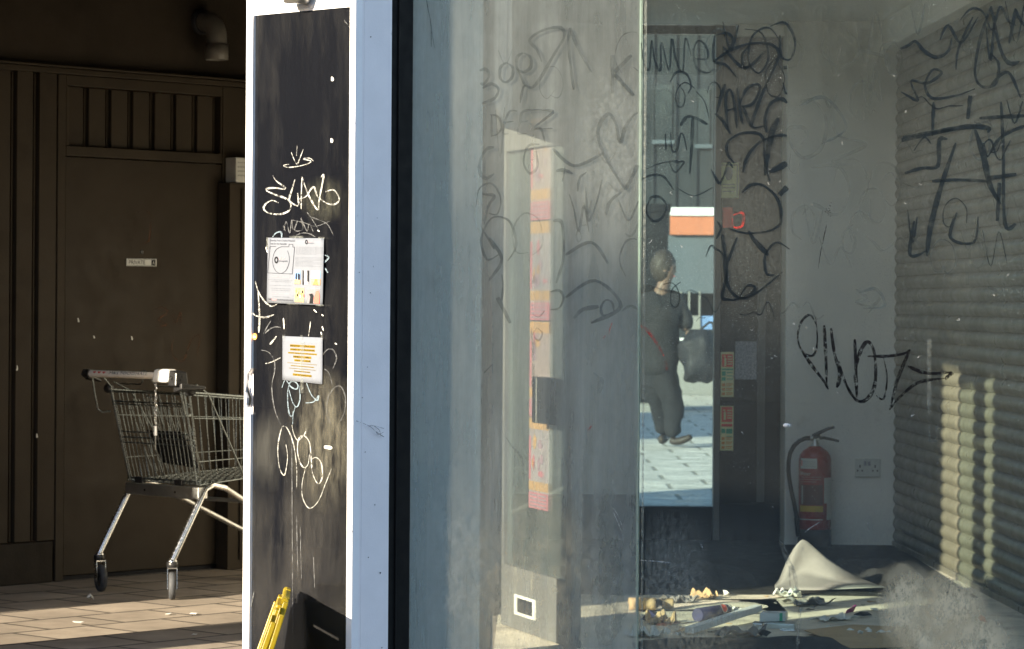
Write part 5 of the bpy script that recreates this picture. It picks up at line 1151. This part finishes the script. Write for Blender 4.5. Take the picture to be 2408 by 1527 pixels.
L = (c-a).length
for rad, m_, e in ((.024, 'labelw', .001), (.019, 'redink', .002)):
    g = MB(); g.add([cs(.55, L*.75, e)]+[cs(.55+rad/rr*sin(k*pi/10), L*.75+rad*cos(k*pi/10), e) for k in range(20)], [(0, 1+k, 1+(k+1) % 20) for k in range(20)], False); obj('emblem', g, m_, cn)
a = S(1620, 1520, 12.35); c = S(1783, 1458, 12.95); a.z, c.z = .012, .045
g = MB(); dv = (c-a); sd_ = Vector((-dv.y, dv.x, 0)).normalized()*.02
g.hexa([a-sd_, c-sd_, c+sd_, a+sd_, a-sd_+Vector((0, 0, .028)), c-sd_+Vector((0, 0, .028)), c+sd_+Vector((0, 0, .028)), a+sd_+Vector((0, 0, .028))])
tag(obj('plastic_strip', g, 'tag', None, org=a, bevel=.004), 'long white plastic strip lying slantwise on the shop floor', 'strip')
bxs = thing('carton', 'small white carton among broken bits on the shop floor', 'carton', G(1815, 1480))
g = MB(); q = [G(1786, 1480), G(1846, 1478)]; e_ = Vector((.02, .09, 0))
g.hexa([q[0]+Vector((0, 0, .03)), q[1]+Vector((0, 0, .03)), q[1]+e_+Vector((0, 0, .03)), q[0]+e_+Vector((0, 0, .03)), q[0]+Vector((0, 0, .068)), q[1]+Vector((0, 0, .065)), q[1]+e_+Vector((0, 0, .065)), q[0]+e_+Vector((0, 0, .068))])
obj('box', g, 'tag', bxs, .002)
g = MB(); rect(g, lambda s, t: q[0]*(1-s)+q[1]*s+Vector((0, -.001, .066-.034*t)), .78, 0, .9, 1); obj('print', g, 'stgreen', bxs)
for i, (x0, x1, y, hh, lab) in enumerate(((1797, 1868, 1481, .028, 'flat grey metal piece under the white carton'), (1770, 1792, 1482, .03, 'bright foil piece at the end of the white strip'), (1833, 1870, 1486, .008, 'thin bright sliver in front of the white carton'))):
    a, c = G(x0, y), G(x1, y); e_ = Vector((.01, .06, 0)); g = MB()
    g.hexa([a, c, c+e_, a+e_, a+Vector((0, 0, hh)), c+Vector((0, 0, hh*.8)), c+e_+Vector((0, 0, hh)), a+e_+Vector((0, 0, hh*1.1))])
    tag(obj('metal_piece', g, 'silver' if i else 'steel', None, org=a, bevel=.002), lab, 'scrap')
def curl(name, label, px0, px1, py, r, m_, ang=(0, 4.6), L_=None):
    a, c = G(px0, py), G(px1, py); a.z = c.z = r+.003; dv = (c-a); up = Vector((0, 0, 1)); sd2 = Vector((-dv.y, dv.x, 0)).normalized()
    g = MB(); g.grid(lambda s, t: a+dv*s+(sd2*cos(ang[0]+(ang[1]-ang[0])*t)+up*sin(ang[0]+(ang[1]-ang[0])*t))*r*(1-.25*t), 6, 24)
    return tag(obj(name, g, m_, None, org=a, solid=.002), label, 'paper curl')
curl('cardboard_roll', 'brown cardboard roll beside the glass joint on the shop floor', 1478, 1541, 1440, .032, 'cardboard')
curl('cardboard_curl', 'curled orange brown cardboard strip right of the brown roll', 1556, 1583, 1436, .026, 'cardboard', (.6, 4.8))
sheet3('cardboard_sheet', 'flat tan cardboard sheet on the floor beside the dirt crusted glass', 'cardboard', [[G(1892, 1483, .02), G(2005, 1470, .03), G(2140, 1476, .02), G(2160, 1522, .02), G(2000, 1524, .02)]], 'cardboard')
sheet3('wrapper', 'magenta wrapper scrap upright on the sunlit shop floor', 'wrapper', [[G(1986, 1446), G(2005, 1441), S(2015, 1424, 13.3), S(2010, 1422, 13.35), S(2004, 1428, 13.35), S(1992, 1434, 13.3)]], 'magenta', .002)
sheet3('rag', 'small dark rag lying right of the magenta wrapper', 'rag', [[G(2008, 1446, .015), G(2025, 1440, .03), G(2042, 1441, .02), G(2050, 1446, .012), G(2030, 1448, .01)]], 'darkcloth', .006)
sheet3('crumpled_leaf', 'crumpled brown leaf at the foot of the shutter', 'leaf', [[G(2304, 1462), S(2308, 1446, 13.0), S(2316, 1452, 13.0), G(2320, 1466)], [S(2308, 1446, 13.0), S(2300, 1452, 13.05), G(2304, 1462)]], 'fasciao', .003)
scrap(1708, 1404, .018, 'paper_scrap', 'white speck of paper on the grit behind the packet', 'labelw', h=.03)

def crumple(px, py, w_, d_, h, m_, label, seed, name='paper_sheet', grp='crumpled sheets on the shop floor'):
    c = G(px, py); r5 = random.Random(seed); ph = [r5.uniform(0, 6) for _ in range(5)]; an = r5.uniform(-.7, .7); ca, sa = cos(an), sin(an)
    def fn(s, t):
        x, y = (s-.5)*w_*(1+.15*sin(5*t+ph[0])), (t-.5)*d_*(1+.2*sin(4*s+ph[1])); zz_ = h*abs(.5*sin(6*s+ph[2]+3*t)+.35*sin(9*t+ph[3]-4*s)+.3*sin(17*s+ph[4]))
        return c+Vector((x*ca-y*sa, x*sa+y*ca, .008+zz_))
    g = MB(); g.grid(fn, 14, 10, False); return tag(obj(name, g, m_, None, org=c, solid=.0015), label, 'paper', grp)
for i_, (px, py, w_, d_, h_, m_) in enumerate([(1520, 1500, .16, .14, .04, 'labelw'), (1600, 1420, .14, .12, .035, 'cardgrey'), (1730, 1448, .13, .1, .03, 'labelw'), (1900, 1425, .2, .16, .03, 'cardgrey'), (1960, 1462, .2, .1, .02, 'labelw'), (1740, 1500, .22, .16, .04, 'cardgrey'), (2040, 1500, .16, .12, .03, 'labelw'), (1850, 1408, .12, .1, .04, 'labelw'), (1555, 1470, .12, .1, .05, 'cardboard'), (1660, 1410, .1, .1, .04, 'cardboard')]):
    crumple(px, py, w_, d_, h_, m_, {'labelw': 'crumpled white paper sheet among the litter on the shop floor', 'cardgrey': 'crumpled grey paper sheet among the litter on the shop floor', 'cardboard': 'crumpled brown paper sheet among the litter on the shop floor'}[m_], 60+i_, grp='crumpled %s sheets on the shop floor' % {'labelw': 'white', 'cardgrey': 'grey', 'cardboard': 'brown'}[m_])
r3 = random.Random(21)
for i in range(22):
    px, py = r3.uniform(1500, 2120), r3.choice([r3.uniform(1398, 1440), r3.uniform(1445, 1515)])
    if i % 3 == 0: scrap(px, py, r3.uniform(.012, .03), 'card_bit', 'small brown bit of card strewn on the shop floor', 'cardboard', h=r3.uniform(.004, .02), grp='brown card bits on the shop floor')
    else: scrap(px, py, r3.uniform(.008, .026), 'paper_flake', 'small pale paper flake strewn on the shop floor', ('labelw', 'cardgrey')[i % 2], h=r3.uniform(.004, .022), grp='paper flakes on the shop floor')
# ------------------------------------------------------------------ the street behind the shop
def block(name, label, u0, u1, o0, o1, h, m_, cat='building'):
    q = [UO(u0, o0), UO(u1, o0), UO(u1, o1), UO(u0, o1)][::-1]; c = UO((u0+u1)/2, (o0+o1)/2)
    t = thing(name, label, cat, (c[0], c[1], 0)); g = MB(); g.prism(q, 0, h); obj('wall', g, m_, t)
    q2 = [UO(u0-.15, o0-.15), UO(u1+.15, o0-.15), UO(u1+.15, o1+.15), UO(u0-.15, o1+.15)][::-1]; g = MB(); g.prism(q2, h+.002, h+.3); obj('parapet', g, 'render', t)
    return t
block('brick_building', 'low brick building behind the brown passage wall', 6.7, 10.8, -14.35, -11.95, 6, 'brickred')  # added out of view; its edge bounds the sunlit band behind the shop
block('brick_building', 'tall dark brick building left of the street behind the shop', 1.5, 8.5, -25.2, -20.4, 9.5, 'brickdark')  # added out of view to throw a shade band across the back street
YF = 45.0; FB = Fr(0, YF, 1, 0)
fz = lambda py: FB.uz(1630, py)[1]
fac = thing('shop_building', 'pale shop front with white and orange fascia seen through the back glazing', 'building', (2.5, YF, 0))
g = MB(); g.box(FB, -7, 14, 0, 9, -6, 0); obj('wall', g, 'bluewall', fac)
g = MB(); g.box(FB, 1.5, 9, 1.2, fz(554), .002, .03); obj('upper_panel', g, 'facadelow', fac)
g = MB(); g.box(FB, 2.38, 9, fz(508), fz(489), .002, .16); obj('fascia', g, 'fasciaw', fac)
g = MB(); g.box(FB, 2.38, 9, fz(553), fz(509.5), .002, .12); obj('fascia_band', g, 'fasciao', fac)
for x0, x1, m_ in ((1603, 1622, 'winglass'), (1622.5, 1646, 'render'), (1647, 1678, 'blueink')):
    a, c = FB.uz(x0, 690), FB.uz(x1, 775); g = MB(); g.box(FB, a[0], c[0], c[1], a[1], .003, .03); wn_ = obj('window', g, m_, fac)
    g = MB(); g.box(FB, a[0]-.03, a[0]-.001, c[1], a[1]+.03, .003, .06); obj('frame', g, 'frame', wn_)
for x0 in (1532, 1584, 1633, 1672):
    g = MB(); a = FB.uz(x0, 300); g.box(FB, a[0], a[0]+.035, fz(488), 8, .003, .05); obj('joint_cover', g, 'bluewall', fac)
for x0, x1, y0, y1 in ((1540, 1580, 200, 330), (1640, 1668, 210, 340)):
    a, c = FB.uz(x0, y0), FB.uz(x1, y1); g = MB(); g.box(FB, a[0], c[0], c[1], a[1], .003, .03); wn_ = obj('window', g, 'winglass', fac); g = MB(); g.box(FB, a[0]-.04, c[0]+.04, c[1]-.06, c[1]-.002, .003, .09); obj('sill', g, 'facadelow', wn_)
g = MB(); a, c = FB.uz(1590, 795), FB.uz(1700, 802); g.box(FB, a[0], c[0]+2, c[1], a[1], .003, .10); obj('sill', g, 'fasciaw', fac)
g = MB(); a, c = FB.uz(1590, 803), FB.uz(1720, 860); g.box(FB, a[0], c[0]+2, 0, a[1]-.06, .003, .04); obj('stall_riser', g, 'render', fac)
kd = 38.0; a, c = S(1480, 480, kd), S(1569, 900, kd)
ki = thing('kiosk', 'dark kiosk standing behind the walking person', 'kiosk', ((a.x+c.x)/2, kd, 0))
g = MB(); g.prism([(a.x, kd), (c.x, kd), (c.x, kd+1.2), (a.x, kd+1.2)], 0.12, a.z-.1); obj('body', g, 'darkpanel', ki, .01)
g = MB(); g.prism([(a.x-.05, kd-.05), (c.x+.03, kd-.05), (c.x+.03, kd+1.25), (a.x-.05, kd+1.25)], a.z-.098, a.z); obj('roof', g, 'skirt', ki, .01)
g = MB(); g.prism([(a.x+.04, kd+.04), (c.x-.04, kd+.04), (c.x-.04, kd+1.16), (a.x+.04, kd+1.16)], 0, .118); obj('base', g, 'render', ki)
# person walking past
PD = 28.6
pr = thing('person', 'person in dark jacket and dark trousers walking with a large black bag', 'person', S(1575, 1048, PD)*1.0)
pr.location.z = 0
def skin(name, pts, edges, m_, parent, sub=2, root=0):
    me = bpy.data.meshes.new(name); off = base_of(parent)
    me.from_pydata([Vector(p[:3])-off for p in pts], edges, []); o = bpy.data.objects.new(name, me); COL.objects.link(o); o.parent = parent
    sk = o.modifiers.new('skin', 'SKIN'); sk.use_smooth_shade = True
    for i, p in enumerate(pts): v = me.skin_vertices[0].data[i]; v.radius = (p[3], p[4] if len(p) > 4 else p[3]); v.use_root = (i == root)
    ss = o.modifiers.new('sub', 'SUBSURF'); ss.levels = sub; ss.render_levels = sub
    me.materials.append(M[m_]); return o
def J(px, py, dd, r, r2=None): v = S(px, py, PD+dd); return (v.x, v.y, v.z, r, r2 or r)
body_ = skin('body', [J(1553, 862, 0, .13, .1), J(1552, 800, 0, .13, .1), J(1552, 738, 0, .15, .11), J(1556, 690, -.02, .1, .08), J(1562, 668, -.02, .06), J(1565, 652, -.03, .075),
    J(1567, 632, -.03, .105, .12), J(1566, 608, -.02, .09, .1),
    J(1590, 704, -.05, .05), J(1606, 748, -.08, .042), J(1614, 780, -.12, .036), J(1519, 704, .05, .05), J(1509, 765, .02, .042), J(1516, 826, -.03, .036),
    J(1570, 880, -.05, .08), J(1583, 948, -.08, .06), J(1580, 1020, -.05, .045), J(1541, 880, .06, .08), J(1556, 948, .12, .06), J(1562, 1010, .25, .045)],
    [(0, 1), (1, 2), (2, 3), (3, 4), (4, 5), (5, 6), (6, 7), (2, 8), (8, 9), (9, 10), (2, 11), (11, 12), (12, 13), (0, 14), (14, 15), (15, 16), (0, 17), (17, 18), (18, 19)], 'skin', pr)
skin('jacket', [J(1553, 895, 0, .27, .2), J(1552, 850, 0, .27, .2), J(1552, 790, 0, .27, .2), J(1552, 735, 0, .29, .2), J(1555, 700, -.02, .2, .16), J(1561, 676, -.02, .11), J(1592, 712, -.05, .12), J(1607, 750, -.08, .1), J(1613, 776, -.11, .075), J(1516, 712, .05, .12), J(1508, 765, .02, .1), J(1515, 820, -.03, .075)],
    [(0, 1), (1, 2), (2, 3), (3, 4), (4, 5), (3, 6), (6, 7), (7, 8), (3, 9), (9, 10), (10, 11)], 'coat', pr)
skin('trousers', [J(1553, 835, 0, .24, .18), J(1553, 870, 0, .24, .18), J(1572, 900, -.05, .15), J(1583, 948, -.08, .115), J(1581, 1028, -.05, .085), J(1539, 900, .06, .15), J(1556, 948, .12, .115), J(1562, 1018, .25, .085)], [(0, 1), (1, 2), (2, 3), (3, 4), (1, 5), (5, 6), (6, 7)], 'jeans', pr)
def hairf(a, t):
    th = 2*pi*a; v = pi*t; dx = sin(v)*cos(th); dz = cos(v); r = 1+.05*sin(6*th+5*v)*sin(v)
    if dx > .35: dz = max(dz, -.75+1.1*dx)                       # leaves the face free at the front
    return S(1562, 627, PD-.02)+Vector((.125*dx*r-.01, .115*sin(v)*sin(th)*r, .165*dz*r))
g = MB(); g.grid(hairf, 28, 16); obj('hair', g, 'hair', pr)
skin('nose', [J(1588, 637, -.06, .012), J(1591, 641, -.06, .014)], [(0, 1)], 'skin', pr, 1)
for e_ in (-.10, -.03):
    c = S(1585, 630, PD+e_); g = MB(); g.lathe(c-Vector((0, .006, 0)), (0, 1, 0), [(0, .004), (.004, .009), (.01, .004)], 10); obj('eye', g, 'ink', pr)
skin('mouth', [J(1585, 650, -.09, .006), J(1587, 650, -.04, .007)], [(0, 1)], 'redink', pr, 1)
skin('ear', [J(1564, 634, -.125, .016, .026), J(1564, 641, -.125, .014, .022)], [(0, 1)], 'skin', pr, 1)
for hx_, hy_, hd in ((1615, 782, -.13), (1517, 830, -.04)):
    pts = [J(hx_, hy_-6, hd, .026, .018), J(hx_+1, hy_+6, hd, .036, .016)]; ed = [(0, 1)]
    for k in range(4):
        i = len(pts); L_ = (14, 17, 16, 12)[k]; dd = hd-.03+.02*k
        pts += [J(hx_+1, hy_+8, dd, .010), J(hx_+4, hy_+8+L_*.55, dd, .009), J(hx_-1, hy_+8+L_, dd, .008)]; ed += [(1, i), (i, i+1), (i+1, i+2)]
    i = len(pts); pts += [J(hx_+6, hy_+2, hd-.03, .010), J(hx_+9, hy_+10, hd-.035, .009)]; ed += [(0, i), (i, i+1)]
    skin('hand', pts, ed, 'skin', pr, 1)
for pts in ([J(1578, 1030, -.05, .055, .05), J(1585, 1040, -.07, .05, .04), J(1606, 1036, -.12, .052, .04), J(1628, 1026, -.15, .04, .03)], [J(1562, 1012, .25, .05), J(1566, 1030, .24, .05, .045), J(1552, 1036, .1, .05, .04)]):
    skin('boot', pts, [(i, i+1) for i in range(len(pts)-1)], 'leather', pr)
tx_ = bpy.data.textures.new('folds', 'CLOUDS'); tx_.noise_scale = .16
for o_ in pr.children:
    if o_.name.split('.')[0] in ('jacket', 'trousers'):
        dm = o_.modifiers.new('folds', 'DISPLACE'); dm.texture = tx_; dm.strength = .09; dm.mid_level = .5
bgo = thing('bag', 'large bulging black bag carried beside the walking person', 'bag', S(1640, 900, PD-.15))
def bagf(s, t):
    a = 2*pi*s; v = pi*t
    sq = lambda x, e: abs(x)**e*(1 if x > 0 else -1)
    rx = 50*(.62+.38*t**.6)*(1+.05*sin(5*v+2*a)); px = 1643+rx*sq(sin(v), .6)*sq(cos(a), .75)+4*sin(4*v)
    py = 838+62*-sq(cos(v), .75)+4*sin(3*a+4*v)*sin(v); return S(px, py, PD-.2+.24*sq(sin(v), .6)*sq(sin(a), .75))
g = MB(); g.grid(lambda s, t: bagf(s, t), 40, 24); dm = obj('sack', g, 'bag', bgo).modifiers.new('folds', 'DISPLACE'); dm.texture = tx_; dm.strength = .10
g = MB(); g.tube([S(px, py, PD-.17) for px, py in ((1625, 790), (1617, 792), (1612, 800), (1618, 815))], .012, 8); g.tube([S(px, py, PD-.2) for px, py in ((1680, 790), (1676, 760), (1668, 758), (1640, 782))], .012, 8); obj('strap', g, 'bag', bgo)

# ------------------------------------------------------------------ unseen buildings across the street, behind the camera, that shade it and mirror in the glass
def qv(q, v): return ((q+v)*.70711, (v-q)*.70711)
def tower(name, label, poly, h, m_, floors, n):
    cx_ = sum(p[0] for p in poly)/len(poly); cy_ = sum(p[1] for p in poly)/len(poly)
    t = thing(name, label, 'building', (cx_, cy_, 0)); g = MB(); g.prism(poly, 0, h); obj('wall', g, m_, t)
    for i in range(len(poly)):
        a, c = Vector((*poly[i], 0)), Vector((*poly[(i+1) % len(poly)], 0))
        if (c-a).length < 6: continue
        nr = Vector(((c-a).y, -(c-a).x, 0)).normalized()
        if nr.dot(Vector((-cx_, 8-cy_, 0))) < 0: continue
        k_ = max(2, int((c-a).length/3.2)); k_ = min(k_, n)
        for f in range(floors):
            for j in range(k_):
                p = a+(c-a)*((j+.5)/k_); d_ = (c-a).normalized()*.55
                zz0 = 1.0+f*3.2; g = MB(); g.slab([p-d_+Vector((0, 0, zz0)), p+d_+Vector((0, 0, zz0)), p+d_+Vector((0, 0, zz0+1.7)), p-d_+Vector((0, 0, zz0+1.7))], nr, .05); wi = obj('window', g, 'winglass', t)
    return t
qe = -6.98
tower('terrace', 'tall rendered terrace across the street behind the camera', [qv(qe, -22), qv(38, -22), qv(38, -14), qv(qe, -14)], 8.6, 'render', 2, 10)  # added, edge lined up to keep the sun off the front panes
tower('terrace', 'low dark brick terrace at the far left of the street', [(-40, -6), (-31, -6), (-31, 45), (-40, 45)], 7.5, 'brickdark', 2, 12)
tower('terrace', 'dark brick block across the street to the right', [(30, -40), (42, -40), (42, 9), (30, 9)], 8, 'slate', 0, 12)
tower('terrace', 'narrow tall brick block left of the street in front of the passage', [qv(-14.6, -16), qv(-11.6, -16), qv(-11.6, 0), qv(-14.6, 0)], 18, 'brickdark', 4, 4)  # added out of view to darken the passage by hiding sky
